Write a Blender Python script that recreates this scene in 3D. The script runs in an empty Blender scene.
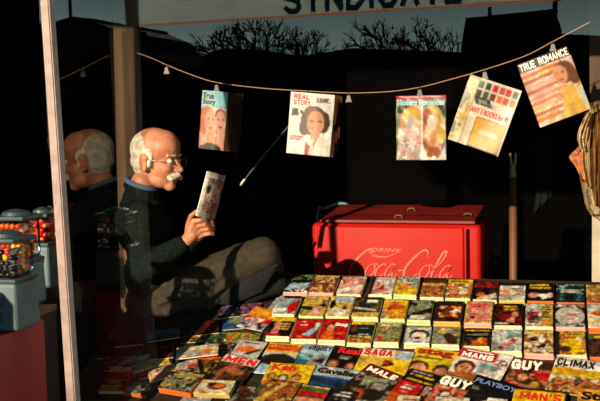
import bpy, bmesh, math, random
import numpy as np
from mathutils import Vector, Matrix, Euler
R = math.radians
PI = math.pi
SC = bpy.context.scene
COL = SC.collection

# ------------------------------------------------------------------ camera
CAM_POS = Vector((0, 0, 1.5))
CAM_ROT = Matrix.Rotation(R(16.7), 3, 'Z') @ Matrix.Rotation(R(90 - 4.9), 3, 'X') @ Matrix.Rotation(R(-1.2), 3, 'Z')
cd = bpy.data.cameras.new('camera')
cd.sensor_width = 36.0
cd.lens = 60.0
cd.clip_start = 0.05
cam = bpy.data.objects.new('camera', cd)
cam.matrix_world = Matrix.Translation(CAM_POS) @ CAM_ROT.to_4x4()
COL.objects.link(cam)
SC.camera = cam

# ------------------------------------------------------------------ world: dusky teal sky
w = bpy.data.worlds.new('dusk_sky')
SC.world = w
w.use_nodes = True
nt = w.node_tree
nt.nodes.clear()
out = nt.nodes.new('ShaderNodeOutputWorld')
bg = nt.nodes.new('ShaderNodeBackground')
tc = nt.nodes.new('ShaderNodeTexCoord')
sp = nt.nodes.new('ShaderNodeSeparateXYZ')
rp = nt.nodes.new('ShaderNodeValToRGB')
rp.color_ramp.elements[0].position = 0.0
rp.color_ramp.elements[0].color = (3.6, 5.0, 4.6, 1)
rp.color_ramp.elements[1].position = 0.15
rp.color_ramp.elements[1].color = (0.22, 0.42, 0.50, 1)
nt.links.new(tc.outputs['Generated'], sp.inputs[0])
nt.links.new(sp.outputs['Z'], rp.inputs[0])
nt.links.new(rp.outputs[0], bg.inputs[0])
bg.inputs[1].default_value = 0.62
nt.links.new(bg.outputs[0], out.inputs[0])

# ------------------------------------------------------------------ low warm sun from behind-left of the camera
sl = bpy.data.lights.new('sun', 'SUN')
sl.energy = 8.4
sl.color = (1.0, 0.80, 0.56)
sl.angle = R(0.6)
sun = bpy.data.objects.new('sun', sl)
SUN_DIR = Vector((0.27, 1.0, -0.27)).normalized()
sun.rotation_euler = SUN_DIR.to_track_quat('-Z', 'Y').to_euler()
sun.location = (-1, -4, 4)
COL.objects.link(sun)

SC.view_settings.view_transform = 'Standard'
SC.view_settings.look = 'None'
SC.view_settings.gamma = 1
SC.view_settings.use_curve_mapping = False
SC.view_settings.exposure = 0.0

# ------------------------------------------------------------------ geometry of the place
YG = 3.28           # front glass
XS = -1.965         # side glass
def ray(px, py):
    return CAM_ROT @ Vector(((px - 300) / 1000, -(py - 200.5) / 1000, -1))
def onY(px, py, Y):
    d = ray(px, py); return CAM_POS + d * (Y / d.y)
def onX(px, py, X):
    d = ray(px, py); return CAM_POS + d * (X / d.x)
def mirY(px, py, Y):
    p = onY(px, py, 2 * YG - Y); return Vector((p.x, Y, p.z))
SA = R(22)
SO = Vector((0, 4.2, 0.807))
SN = Vector((0, -math.sin(SA), math.cos(SA)))       # normal of the sloped rack
SU = Vector((0, math.cos(SA), math.sin(SA)))        # up the slope
def onS(px, py, off=0):
    d = ray(px, py); o = SO + SN * off
    return CAM_POS + d * ((o - CAM_POS).dot(SN) / d.dot(SN))
def slope_z(Y):
    return SO.z + (Y - SO.y) * math.tan(SA)

# ------------------------------------------------------------------ materials
def s2l(c):
    return tuple(((x / 12.92) if x <= 0.04045 else ((x + 0.055) / 1.055) ** 2.4) for x in c)
def hexc(h):
    return tuple(int(h[i:i + 2], 16) / 255 for i in (0, 2, 4))
MATS = {}
def mat(name, col, rough=0.6, metal=0.0, spec=0.5, noise=0.0, nscale=20.0, bump=0.0, coat=0.0, col2=None, stretch=None):
    if name in MATS: return MATS[name]
    m = bpy.data.materials.new(name); m.use_nodes = True
    n = m.node_tree; b = n.nodes['Principled BSDF']
    if isinstance(col, str): col = s2l(hexc(col))
    b.inputs['Base Color'].default_value = (*col, 1)
    b.inputs['Roughness'].default_value = rough
    b.inputs['Metallic'].default_value = metal
    b.inputs['Specular IOR Level'].default_value = spec
    b.inputs['Coat Weight'].default_value = coat
    if noise > 0 or bump > 0:
        t = n.nodes.new('ShaderNodeTexCoord'); mp = n.nodes.new('ShaderNodeMapping')
        nz = n.nodes.new('ShaderNodeTexNoise'); nz.inputs['Scale'].default_value = nscale
        nz.inputs['Detail'].default_value = 5
        if stretch: mp.inputs['Scale'].default_value = stretch
        n.links.new(t.outputs['Object'], mp.inputs[0]); n.links.new(mp.outputs[0], nz.inputs['Vector'])
        if noise > 0:
            mx = n.nodes.new('ShaderNodeMix'); mx.data_type = 'RGBA'
            if col2 is None: c2 = tuple(x * (1 - noise) for x in col)
            else: c2 = s2l(hexc(col2)) if isinstance(col2, str) else col2
            mx.inputs[6].default_value = (*col, 1); mx.inputs[7].default_value = (*c2, 1)
            cr = n.nodes.new('ShaderNodeValToRGB')
            cr.color_ramp.elements[0].position = 0.38; cr.color_ramp.elements[1].position = 0.62
            n.links.new(nz.outputs[0], cr.inputs[0])
            n.links.new(cr.outputs[0], mx.inputs[0]); n.links.new(mx.outputs[2], b.inputs['Base Color'])
        if bump > 0:
            bp = n.nodes.new('ShaderNodeBump'); bp.inputs['Strength'].default_value = bump
            bp.inputs['Distance'].default_value = 0.01
            n.links.new(nz.outputs[0], bp.inputs['Height']); n.links.new(bp.outputs[0], b.inputs['Normal'])
    MATS[name] = m
    return m
def glass_mat(name, ior, gain, tint=(1, 1, 1)):
    m = bpy.data.materials.new(name); m.use_nodes = True
    n = m.node_tree; n.nodes.clear()
    o = n.nodes.new('ShaderNodeOutputMaterial'); mx = n.nodes.new('ShaderNodeMixShader')
    tr = n.nodes.new('ShaderNodeBsdfTransparent'); gl = n.nodes.new('ShaderNodeBsdfGlossy')
    fr = n.nodes.new('ShaderNodeFresnel'); ma = n.nodes.new('ShaderNodeMath'); ma.operation = 'MULTIPLY'
    ma.use_clamp = True
    fr.inputs[0].default_value = ior; ma.inputs[1].default_value = gain
    tr.inputs[0].default_value = (*tint, 1); gl.inputs['Roughness'].default_value = 0.0
    n.links.new(fr.outputs[0], ma.inputs[0]); n.links.new(ma.outputs[0], mx.inputs[0])
    n.links.new(tr.outputs[0], mx.inputs[1]); n.links.new(gl.outputs[0], mx.inputs[2])
    n.links.new(mx.outputs[0], o.inputs[0])
    return m
def cover_mat(name, rough):
    m = bpy.data.materials.new(name); m.use_nodes = True
    n = m.node_tree; b = n.nodes['Principled BSDF']
    a = n.nodes.new('ShaderNodeAttribute'); a.attribute_name = 'print'
    n.links.new(a.outputs['Color'], b.inputs['Base Color'])
    b.inputs['Roughness'].default_value = rough
    b.inputs['Specular IOR Level'].default_value = 0.4
    return m
M_COVER = cover_mat('printed_cover', 0.42)
M_NEWS = cover_mat('printed_paper', 0.75)
M_GLASS = glass_mat('plate_glass', 1.5, 1.9)
M_GLASS2 = glass_mat('side_plate_glass', 1.5, 1.5)
M_JAR = glass_mat('jar_glass', 1.45, 1.5, (0.93, 0.97, 0.97))

# ------------------------------------------------------------------ object helpers
def link_mesh(name, me, m=None, parent=None, smooth=False):
    o = bpy.data.objects.new(name, me); COL.objects.link(o)
    if m is not None:
        me.materials.clear(); me.materials.append(m)
    if parent is not None: o.parent = parent
    if smooth:
        for p in me.polygons: p.use_smooth = True
    return o
def obj(name, bm, m=None, parent=None, smooth=False):
    me = bpy.data.meshes.new(name)
    bmesh.ops.recalc_face_normals(bm, faces=bm.faces[:])
    bm.to_mesh(me); bm.free()
    return link_mesh(name, me, m, parent, smooth)
def tag(o, label=None, cat=None, group=None, kind=None):
    if label: o['label'] = label
    if cat: o['category'] = cat
    if group: o['group'] = group
    if kind: o['kind'] = kind
    return o
def thing(name, label, cat, loc=(0, 0, 0), group=None):
    o = bpy.data.objects.new(name, None); COL.objects.link(o)
    o.empty_display_size = 0.05
    o.location = loc
    return tag(o, label, cat, group)
def mx(loc=(0, 0, 0), rot=(0, 0, 0), sc=(1, 1, 1)):
    return Matrix.LocRotScale(Vector(loc), Euler(rot), Vector(sc))
def box(bm, lo, hi, M=None, bev=0.0, seg=2):
    r = bmesh.ops.create_cube(bm, size=1)
    vs = r['verts']
    for v in vs:
        v.co = Vector([(lo[i] + hi[i]) / 2 + v.co[i] * (hi[i] - lo[i]) for i in range(3)])
    if bev > 0:
        es = list({e for v in vs for e in v.link_edges})
        g = bmesh.ops.bevel(bm, geom=es, offset=bev, segments=seg, affect='EDGES', profile=0.5)
        vs = list({v for f in g['faces'] for v in f.verts} | {v for v in vs if v.is_valid})
    if M is not None:
        for v in vs: v.co = M @ v.co
    return vs
def ell(bm, c, r, rot=(0, 0, 0), u=20, v=12):
    bmesh.ops.create_uvsphere(bm, u_segments=u, v_segments=v, radius=1, matrix=mx(c, rot, r))
def cone(bm, a, b, ra, rb, seg=16, cap=True):
    a = Vector(a); b = Vector(b); d = b - a; L = d.length
    q = d.to_track_quat('Z', 'Y').to_matrix().to_4x4()
    bmesh.ops.create_cone(bm, cap_ends=cap, segments=seg, radius1=ra, radius2=rb, depth=L,
                          matrix=Matrix.Translation((a + b) / 2) @ q)
def caps(bm, pts, u=16, v=10):
    """chain of (point, radius): tapered capsule limbs"""
    for i, (p, r) in enumerate(pts):
        ell(bm, p, (r, r, r), u=u, v=v)
        if i: cone(bm, pts[i - 1][0], p, pts[i - 1][1], r, seg=u)
def lathe(bm, prof, c=(0, 0, 0), seg=24, sx=1, sy=1):
    rings = []
    for r, z in prof:
        rings.append([bm.verts.new((c[0] + r * sx * math.cos(2 * PI * k / seg), c[1] + r * sy * math.sin(2 * PI * k / seg), c[2] + z)) for k in range(seg)])
    for a, b in zip(rings, rings[1:]):
        for k in range(seg):
            bm.faces.new((a[k], a[(k + 1) % seg], b[(k + 1) % seg], b[k]))
    bm.faces.new(rings[0][::-1]); bm.faces.new(rings[-1])
def tube(bm, pts, r, seg=8):
    pts = [Vector(p) for p in pts]; n = len(pts); rings = []
    up = None
    for i, p in enumerate(pts):
        t = (pts[min(i + 1, n - 1)] - pts[max(i - 1, 0)]).normalized()
        if up is None:
            up = Vector((0, 0, 1)) if abs(t.z) < 0.9 else Vector((1, 0, 0))
        s = t.cross(up).normalized(); up = s.cross(t).normalized()
        rr = r[i] if isinstance(r, (list, tuple)) else r
        rings.append([bm.verts.new(p + (s * math.cos(2 * PI * k / seg) + up * math.sin(2 * PI * k / seg)) * rr) for k in range(seg)])
    for a, b in zip(rings, rings[1:]):
        for k in range(seg): bm.faces.new((a[k], a[(k + 1) % seg], b[(k + 1) % seg], b[k]))
    bm.faces.new(rings[0][::-1]); bm.faces.new(rings[-1])
def prism(bm, pts, ext):
    """polygon pts extruded along vector ext"""
    ext = Vector(ext)
    a = [bm.verts.new(Vector(p)) for p in pts]; b = [bm.verts.new(Vector(p) + ext) for p in pts]
    n = len(a)
    bm.faces.new(a); bm.faces.new(b[::-1])
    for k in range(n): bm.faces.new((a[k], b[k], b[(k + 1) % n], a[(k + 1) % n]))
def catmull(P, n=8):
    P = [Vector(p) for p in P]; Q = [P[0] * 2 - P[1]] + P + [P[-1] * 2 - P[-2]]; o = []
    for i in range(1, len(Q) - 2):
        for k in range(n):
            t = k / n
            o.append(0.5 * ((2 * Q[i]) + (Q[i + 1] - Q[i - 1]) * t + (2 * Q[i - 1] - 5 * Q[i] + 4 * Q[i + 1] - Q[i + 2]) * t * t
                            + (3 * Q[i] - Q[i - 1] - 3 * Q[i + 1] + Q[i + 2]) * t ** 3))
    o.append(P[-1]); return o
def fuse(bm, voxel, smooth=3, factor=0.5):
    """one continuous skin from overlapping volumes"""
    me = bpy.data.meshes.new('tmp'); bm.to_mesh(me); bm.free()
    o = bpy.data.objects.new('tmp', me); COL.objects.link(o)
    md = o.modifiers.new('r', 'REMESH'); md.mode = 'VOXEL'; md.voxel_size = voxel
    if smooth:
        s = o.modifiers.new('s', 'SMOOTH'); s.iterations = smooth; s.factor = factor
    dg = bpy.context.evaluated_depsgraph_get()
    r = bpy.data.meshes.new_from_object(o.evaluated_get(dg))
    bpy.data.objects.remove(o)
    for p in r.polygons: p.use_smooth = True
    return r
def text_mesh(s, bold=0.0, shear=0.0, spacing=1.0, extrude=0.0):
    cu = bpy.data.curves.new('t', 'FONT'); cu.body = s; cu.offset = bold; cu.shear = shear
    cu.space_character = spacing; cu.extrude = extrude; cu.resolution_u = 3
    o = bpy.data.objects.new('t', cu); COL.objects.link(o)
    dg = bpy.context.evaluated_depsgraph_get()
    me = bpy.data.meshes.new_from_object(o.evaluated_get(dg))
    bpy.data.objects.remove(o)
    co = np.array([v.co[:] for v in me.vertices])
    lo, hi = co.min(0), co.max(0)
    for v in me.vertices:
        v.co.x = (v.co.x - lo[0]) / (hi[0] - lo[0]); v.co.y = (v.co.y - lo[1]) / (hi[1] - lo[1])
    return me

BLK = dict(
 A=[[(0, 0), (.5, 1), (1, 0)], [(.22, .34), (.78, .34)]], C=[[(1, .8), (.75, 1), (.25, 1), (0, .75), (0, .25), (.25, 0), (.75, 0), (1, .2)]],
 D=[[(0, 0), (0, 1), (.6, 1), (1, .7), (1, .3), (.6, 0), (0, 0)]], E=[[(1, 1), (0, 1), (0, 0), (1, 0)], [(0, .5), (.8, .5)]],
 G=[[(1, .8), (.75, 1), (.25, 1), (0, .75), (0, .25), (.25, 0), (1, 0), (1, .45), (.6, .45)]], I=[[(.5, 0), (.5, 1)]],
 L=[[(0, 1), (0, 0), (1, 0)]], M=[[(0, 0), (0, 1), (.5, .25), (1, 1), (1, 0)]], N=[[(0, 0), (0, 1), (1, 0), (1, 1)]],
 O=[[(.25, 0), (0, .25), (0, .75), (.25, 1), (.75, 1), (1, .75), (1, .25), (.75, 0), (.25, 0)]],
 R=[[(0, 0), (0, 1), (.75, 1), (1, .8), (1, .65), (.75, .48), (0, .48)], [(.55, .48), (1, 0)]],
 S=[[(1, .85), (.75, 1), (.25, 1), (0, .82), (.1, .58), (.9, .42), (1, .18), (.75, 0), (.25, 0), (0, .15)]],
 T=[[(.5, 0), (.5, 1)], [(0, 1), (1, 1)]], U=[[(0, 1), (0, .2), (.25, 0), (.75, 0), (1, .2), (1, 1)]],
 X=[[(0, 0), (1, 1)], [(0, 1), (1, 0)]], Y=[[(0, 1), (.5, .5), (1, 1)], [(.5, .5), (.5, 0)]])
BLK["'"] = [[(.5, 1), (.4, .75)]]
BW = {'I': .22, "'": .25, 'M': 1.05, ' ': .45, 'L': .6, 'E': .62}
def block_mesh(s, wt=.14, shear=0.0):
    """heavy poster lettering built from straight strokes, fitted to a unit box"""
    bm = bmesh.new(); x = 0; cell = .72
    for ch in s:
        w_ = BW.get(ch, cell)
        for line in BLK.get(ch, []):
            for (a, b) in zip(line, line[1:]):
                a = Vector((x + a[0] * w_, a[1], 0)); b = Vector((x + b[0] * w_, b[1], 0)); d = (b - a).normalized(); n = Vector((-d.y, d.x, 0)) * wt / 2
                a = a - d * wt * .35; b = b + d * wt * .35
                bm.faces.new([bm.verts.new(q) for q in (a - n, b - n, b + n, a + n)])
        x += w_ + wt + .12
    me = bpy.data.meshes.new('t'); bm.to_mesh(me); bm.free()
    co = np.array([v.co[:] for v in me.vertices]); lo, hi = co.min(0), co.max(0)
    for i, v in enumerate(me.vertices):
        v.co.x = (v.co.x - lo[0]) / (hi[0] - lo[0]); v.co.y = (v.co.y - lo[1]) / (hi[1] - lo[1]); v.co.z = (i // 4) * 0.00001
    return me
# ================================================================== THE SETTING
M_BLACK = mat('near_black', (0.0018, 0.0015, 0.0015), 0.95, spec=0.0)  # one even near-black for shop walls, ceiling and cooler base
M_FRAMEP = mat('worn_painted_metal', '9a8480', 0.5, noise=0.25, nscale=30)
M_WOOD = mat('weathered_wood', '4a3826', 0.75, noise=0.5, nscale=14, bump=0.4, stretch=(1, 1, 0.12), spec=0.2)
M_PLANK = mat('plank_wood', '382c20', 0.8, noise=0.5, nscale=10, bump=0.3, stretch=(0.3, 3, 3), spec=0.2)
def struct(name, bm, m, smooth=False):
    o = obj(name, bm, m, None, smooth); o['kind'] = 'structure'; return o

bm = bmesh.new(); box(bm, (-45, -48, -0.1), (45, 12, 0))
struct('ground', bm, mat('asphalt', (0.006, 0.006, 0.0065), 1.0, noise=0.4, nscale=6, spec=0.0))
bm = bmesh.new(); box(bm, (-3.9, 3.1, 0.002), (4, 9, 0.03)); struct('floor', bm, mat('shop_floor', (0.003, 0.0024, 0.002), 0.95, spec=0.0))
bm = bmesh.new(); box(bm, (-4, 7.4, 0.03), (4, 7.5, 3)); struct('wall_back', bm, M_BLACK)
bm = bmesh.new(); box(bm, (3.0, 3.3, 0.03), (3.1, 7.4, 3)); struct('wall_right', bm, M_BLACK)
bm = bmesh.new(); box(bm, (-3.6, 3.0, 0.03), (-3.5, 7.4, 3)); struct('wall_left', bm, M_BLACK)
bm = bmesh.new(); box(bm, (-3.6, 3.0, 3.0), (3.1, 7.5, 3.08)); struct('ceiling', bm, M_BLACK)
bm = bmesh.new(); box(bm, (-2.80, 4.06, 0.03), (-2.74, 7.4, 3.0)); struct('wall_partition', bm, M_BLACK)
# header above the shop window and its bulkhead below
bm = bmesh.new(); box(bm, (XS - 0.05, YG - 0.06, 2.02), (3.1, YG + 0.04, 3.0)); struct('wall_front', bm, mat('facade_paint', '5a5048', 0.8))
bm = bmesh.new(); box(bm, (XS - 0.04, YG - 0.04, 0.03), (3.0, YG + 0.04, 0.33)); struct('wall_bulkhead', bm, M_WOOD)
# unseen sheet over the pavement, added to hold skylight off the display
bm = bmesh.new(); prism(bm, [(-2.6, YG - 0.06, 2.62), (-2.6, 2.1, 2.42), (-2.6, 2.1, 2.38), (-2.6, YG - 0.06, 2.56)], (6.0, 0, 0))
struct('sky_blocker', bm, mat('sky_blocker_cloth', (0.03, 0.035, 0.03), 0.9))

# front glass pane, side glass pane
def pane(name, a, b, m=None):
    bm = bmesh.new(); vs = [bm.verts.new(p) for p in (a, (b[0], b[1], a[2]), b, (a[0], a[1], b[2]))]; bm.faces.new(vs)
    o = obj(name, bm, m or M_GLASS); o['kind'] = 'structure'; return o
pane('window_1', (XS, YG, 0.33), (3.0, YG, 2.02))
pane('window_2', (XS, YG + 0.02, 0.33), (XS, 3.93, 3.0), M_GLASS2)
# front corner post: leans a little, as in the photograph
def post_px(name, pl_top, pl_bot, wpx_top, wpx_bot, Y, depth, m, ext=0.35, low=0.09):
    a = onY(pl_top[0], pl_top[1], Y); b = onY(pl_bot[0], pl_bot[1], Y)
    a2 = onY(pl_top[0] + wpx_top, pl_top[1], Y); b2 = onY(pl_bot[0] + wpx_bot, pl_bot[1], Y)
    d = a - b; d2 = a2 - b2
    bm = bmesh.new()
    prism(bm, [a + d * ext, a2 + d2 * ext, b2 - d2 * low, b - d * low], (0, depth, 0))
    es = [e for e in bm.edges]
    bmesh.ops.bevel(bm, geom=es, offset=0.004, segments=2, affect='EDGES')
    return struct(name, bm, m)
post_px('trim_1', (39.5, 0), (66, 401), 9, 9, 2.95, 0.04, M_FRAMEP, ext=.50, low=.46)
post_px('trim_2', (112, 0), (121, 330), 21, 19, 3.935, 0.07, M_WOOD, ext=0.3)

# low unseen slab added outside the frame at the left: shades the gumball machines
bm = bmesh.new(); box(bm, (-3.4, 2.0, 0.0), (-2.04, 2.15, 1.12)); struct('sun_blocker', bm, mat('sun_blocker_dark', (0.003, 0.003, 0.003), 0.95, spec=0.0))

# sloped rack the magazines lie on, with a sill plank at its foot, and the ledge the man sits on
ya, yb = YG + 0.035, 3.955
bm = bmesh.new()
prism(bm, [(XS + 0.012, ya, slope_z(ya)), (XS + 0.012, yb, slope_z(yb)), (XS + 0.012, yb, slope_z(yb) - 0.04), (XS + 0.012, ya, slope_z(ya) - 0.04)], (4.5, 0, 0))
struct('trim_3', bm, M_PLANK)
xr = onS(290, 285).x
bm = bmesh.new(); yc = onS(430, 277.5).y
prism(bm, [(xr, yb, slope_z(yb)), (xr, yc, slope_z(yc)), (xr, yc, slope_z(yc) - 0.04), (xr, yb, slope_z(yb) - 0.04)], (3.4, 0, 0))
struct('trim_4', bm, M_PLANK)
bm = bmesh.new(); zl = slope_z(yb) - 0.004
box(bm, (XS + 0.012, yb + 0.003, zl - 0.04), (xr - 0.004, 4.75, zl)); struct('trim_5', bm, mat('dark_ledge', '2e241a', 0.85, noise=0.4, nscale=12))
ZL = zl
for n_, x_ in enumerate((-1.2, 0.2, 1.6)):
    bm = bmesh.new(); box(bm, (x_, 3.6, 0.03), (x_ + 0.06, 3.66, slope_z(3.6) - 0.041)); struct('trim_%d' % (6 + n_), bm, M_WOOD)

# brown timber post at the right, sunlit lower part put into a paler piece
post_px('trim_9', (589, 0), (590, 130), 30, 30, 4.35, 0.08, mat('brown_timber', '4a2c18', 0.7, noise=0.4, nscale=12, stretch=(1, 1, .15)), ext=1.2)
p = onY(592, 235, 4.45); q = onY(615, 300, 4.45)
bm = bmesh.new(); box(bm, (p.x, 4.45, 0.03), (q.x, 4.5, p.z + 0.25)); struct('trim_10', bm, mat('pale_timber_lit', 'b0a490', 0.8, noise=0.3, nscale=8))

# ================================================================== ACROSS THE STREET (seen only as reflections in the glass)
# long slatted canvas awning sign, lit from behind by the low sun
def canvas_mat(name, col, k):
    m = bpy.data.materials.new(name); m.use_nodes = True; n = m.node_tree; n.nodes.clear()
    o = n.nodes.new('ShaderNodeOutputMaterial'); mx_ = n.nodes.new('ShaderNodeMixShader'); mx_.inputs[0].default_value = k
    d_ = n.nodes.new('ShaderNodeBsdfDiffuse'); t_ = n.nodes.new('ShaderNodeBsdfTranslucent')
    tc_ = n.nodes.new('ShaderNodeTexCoord'); nz = n.nodes.new('ShaderNodeTexNoise'); nz.inputs['Scale'].default_value = 1.5
    mp_ = n.nodes.new('ShaderNodeMix'); mp_.data_type = 'RGBA'
    mp_.inputs[6].default_value = (*col, 1); mp_.inputs[7].default_value = (*[c * .72 for c in col], 1)
    n.links.new(tc_.outputs['Object'], nz.inputs['Vector']); n.links.new(nz.outputs[0], mp_.inputs[0])
    n.links.new(mp_.outputs[2], d_.inputs[0]); n.links.new(mp_.outputs[2], t_.inputs[0])
    n.links.new(d_.outputs[0], mx_.inputs[1]); n.links.new(t_.outputs[0], mx_.inputs[2]); n.links.new(mx_.outputs[0], o.inputs[0]); return m
YS = -14.0
A = mirY(136, 27, YS); B = mirY(562, 1, YS); d = B - A; L = (Vector((d.x, 0, d.z))).length
sg = thing('awning_sign', 'long pale slatted awning sign with blue letters, mirrored across the top of the glass', 'sign', (A.x, YS, 0))
ex = Vector((d.x, 0, d.z)).normalized(); ez = Vector((-ex.z, 0, ex.x))
SM = Matrix.Translation((0, 0, A.z)) @ Matrix(((ex.x, 0, ez.x, 0), (0, 1, 0, 0), (ex.z, 0, ez.z, 0), (0, 0, 0, 1)))
bm = bmesh.new(); H = 1.5; nb = 17
for k in range(nb):
    z0 = 0.06 + H * k / nb; z1 = 0.06 + H * (k + .88) / nb
    vs = [bm.verts.new(q) for q in ((0, 0, z0), (L, 0, z0), (L, 0.0, z1), (0, 0.0, z1))]; bm.faces.new(vs)
o = obj('slats', bm, canvas_mat('sunlit_canvas', (0.82, 1.0, 1.0), .92), sg); o.matrix_local = SM
bm = bmesh.new(); vs = [bm.verts.new(q) for q in ((0, 0, 0), (L, 0, 0), (L, 0, 0.055), (0, 0, 0.055))]; bm.faces.new(vs)
o = obj('lower_trim', bm, canvas_mat('rusty_canvas', (0.95, 0.5, 0.3), .85), sg); o.matrix_local = SM; o['label'] = 'rust coloured lower hem'
bm = bmesh.new(); vs = [bm.verts.new(q) for q in ((-.2, 0, 0), (-.02, 0, 0), (-.02, 0, H), (-.2, 0, H))]; bm.faces.new(vs)
o = obj('end_strip', bm, canvas_mat('pale_blue_canvas', (1.0, 1.0, 1.0), .95), sg); o.matrix_local = SM
me = block_mesh('SYNDICATE', .25)
x0 = (mirY(284, 12, YS) - A).x; x1 = (mirY(462, 8, YS) - A).x
for v in me.vertices: v.co = Vector((x0 + v.co.x * (x1 - x0), 0.05 + v.co.z, 0.05 + v.co.y * 0.62))
o = link_mesh('lettering', me, mat('sign_blue_paint', '2c5c7c', 0.7), sg); o.matrix_local = SM
for x_ in (0.0, L * .985):
    bm = bmesh.new(); cone(bm, (x_, -.12, 0), (x_, -.12, A.z + H + (B.z - A.z) * x_ / L), .05, .05, 8); obj('post', bm, mat('street_house', (0.008, 0.007, 0.007), 0.95, spec=0.05), sg)
YR = -24.0
M_HOUSE = mat('street_house', (0.008, 0.007, 0.007), 0.95, spec=0.05)
M_ROOF = mat('street_roof', (0.010, 0.009, 0.009), 0.95, spec=0.05)
def house(name, label, pts, depth=6.0, Y=YR, extras=()):
    P = [mirY(x, y, Y) for x, y in pts]
    # wall block up to the lowest of the roofline, roof solid above it
    zmin = min(p.z for p in P)
    xs = [p.x for p in P]
    t = thing(name, label, 'building', ((min(xs) + max(xs)) / 2, Y, 0))
    c = t.location
    bm = bmesh.new(); box(bm, (min(xs) - c.x, -depth, 0), (max(xs) - c.x, 0, zmin - 0.05)); obj('wall', bm, M_HOUSE, t)
    bm = bmesh.new()
    prism(bm, [(P[0].x - c.x, 0, zmin - 0.05)] + [(p.x - c.x, 0, p.z) for p in P] + [(P[-1].x - c.x, 0, zmin - 0.05)], (0, -depth, 0))
    obj('roof', bm, M_ROOF, t)
    for (a, b_) in extras:
        q0 = mirY(*a, Y); q1 = mirY(*b_, Y)
        bm = bmesh.new(); box(bm, (q0.x - c.x, -1.4, min(q0.z, q1.z)), (q1.x - c.x, -0.6, max(q0.z, q1.z))); obj('chimney', bm, M_ROOF, t)
    return t
house('house', 'dark gabled roofline mirrored in the glass left of the man', [(-150, 60), (-40, 26), (50, 23), (72, 16.5), (93, 18.5), (95, 22), (118, 31), (131, 45), (147, 60)], extras=[((57, 17), (63, 23)), ((121, 29.5), (129, 40))])
house('house', 'dark low hipped roof mirrored above the string near the first magazine', [(150, 62), (190, 63), (212, 51), (224, 48), (262, 50), (300, 56)], Y=YR - 7)
house('house', 'dark low roofs mirrored behind the bare trees', [(302, 56), (340, 50), (355, 48), (460, 52)], Y=YR - 14)
house('house', 'dark big blocky roof mirrored above the last hanging magazine', [(461, 46), (466, 18), (553, 9), (556, 30), (562, 34), (700, 40)], Y=YR + 1, extras=[])
def utility_pole(label, px, pt, Y=YR + 2):
    p = mirY(px, pt, Y)
    t = thing('utility_pole', label, 'utility pole', (p.x, Y, 0))
    bm = bmesh.new(); cone(bm, (0, 0, 0), (0, 0, p.z), 0.07, 0.05, 10); obj('pole', bm, M_HOUSE, t)
    bm = bmesh.new(); box(bm, (-0.35, -0.04, p.z - 0.35), (0.35, 0.04, p.z - 0.27)); obj('crossarm', bm, M_HOUSE, t)
utility_pole('thin pole with crossarm mirrored at the left over the roofs', 158, 42)
utility_pole('thin pole with crossarm mirrored in front of the big blocky roof', 490, 7)
utility_pole('tall thin mast rising past the leftmost mirrored roof', 69, -20)
def bare_tree(px, ptop, spread, seed, label, Y=YR + 4):
    rnd = random.Random(seed)
    base = mirY(px, 60, Y); top = mirY(px, ptop, Y).z
    bm = bmesh.new()
    def br(p, d, L, r, n):
        q = p + d * L
        tube(bm, [p, (p + q) / 2 + Vector((rnd.uniform(-1, 1), rnd.uniform(-1, 1), 0)) * L * 0.05, q], [r, r * 0.85, r * 0.7], 5)
        if n == 0: return
        for k in range(3 if n > 1 else 4):
            a = rnd.uniform(0.25, 0.75) * (1 if k % 2 else -1)
            nd = (Matrix.Rotation(a, 3, 'Y') @ Matrix.Rotation(rnd.uniform(-.5, .5), 3, 'X') @ d).normalized()
            nd = (nd + Vector((0, 0, 0.12))).normalized()
            br(q - d * L * rnd.uniform(0, .25), nd, L * rnd.uniform(0.55, 0.8), r * 0.62, n - 1)
    h = top
    br(Vector((0, 0, 0)), Vector((0, 0, 1)), h * 0.42, 0.10, 0)
    for k in range(5):
        a = rnd.uniform(-.8, .8) * spread
        br(Vector((0, 0, h * (0.38 + 0.04 * k) * .95)), (Vector((a, rnd.uniform(-.2, .2), 1))).normalized(), h * 0.20, 0.055, 4)
    t = thing('bare_tree', label, 'tree', (base.x, Y, 0))
    obj('branches', bm, M_HOUSE, t)
for a in ((232, 16, .5, 1, 'slim bare tree mirrored left of the sign lettering'), (262, 14, .75, 2, 'bare tree mirrored under the first sign letter'),
          (300, 20, .3, 8, 'bare tree mirrored right of the first sign letter'),
          (392, 16, .8, 4, 'bushy bare tree mirrored right of centre'), (430, 18, .6, 3, 'bare tree mirrored beside the big blocky roof')):
    bare_tree(*a, Y=-15.2 - 1.2 * (a[3] % 5))
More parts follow.
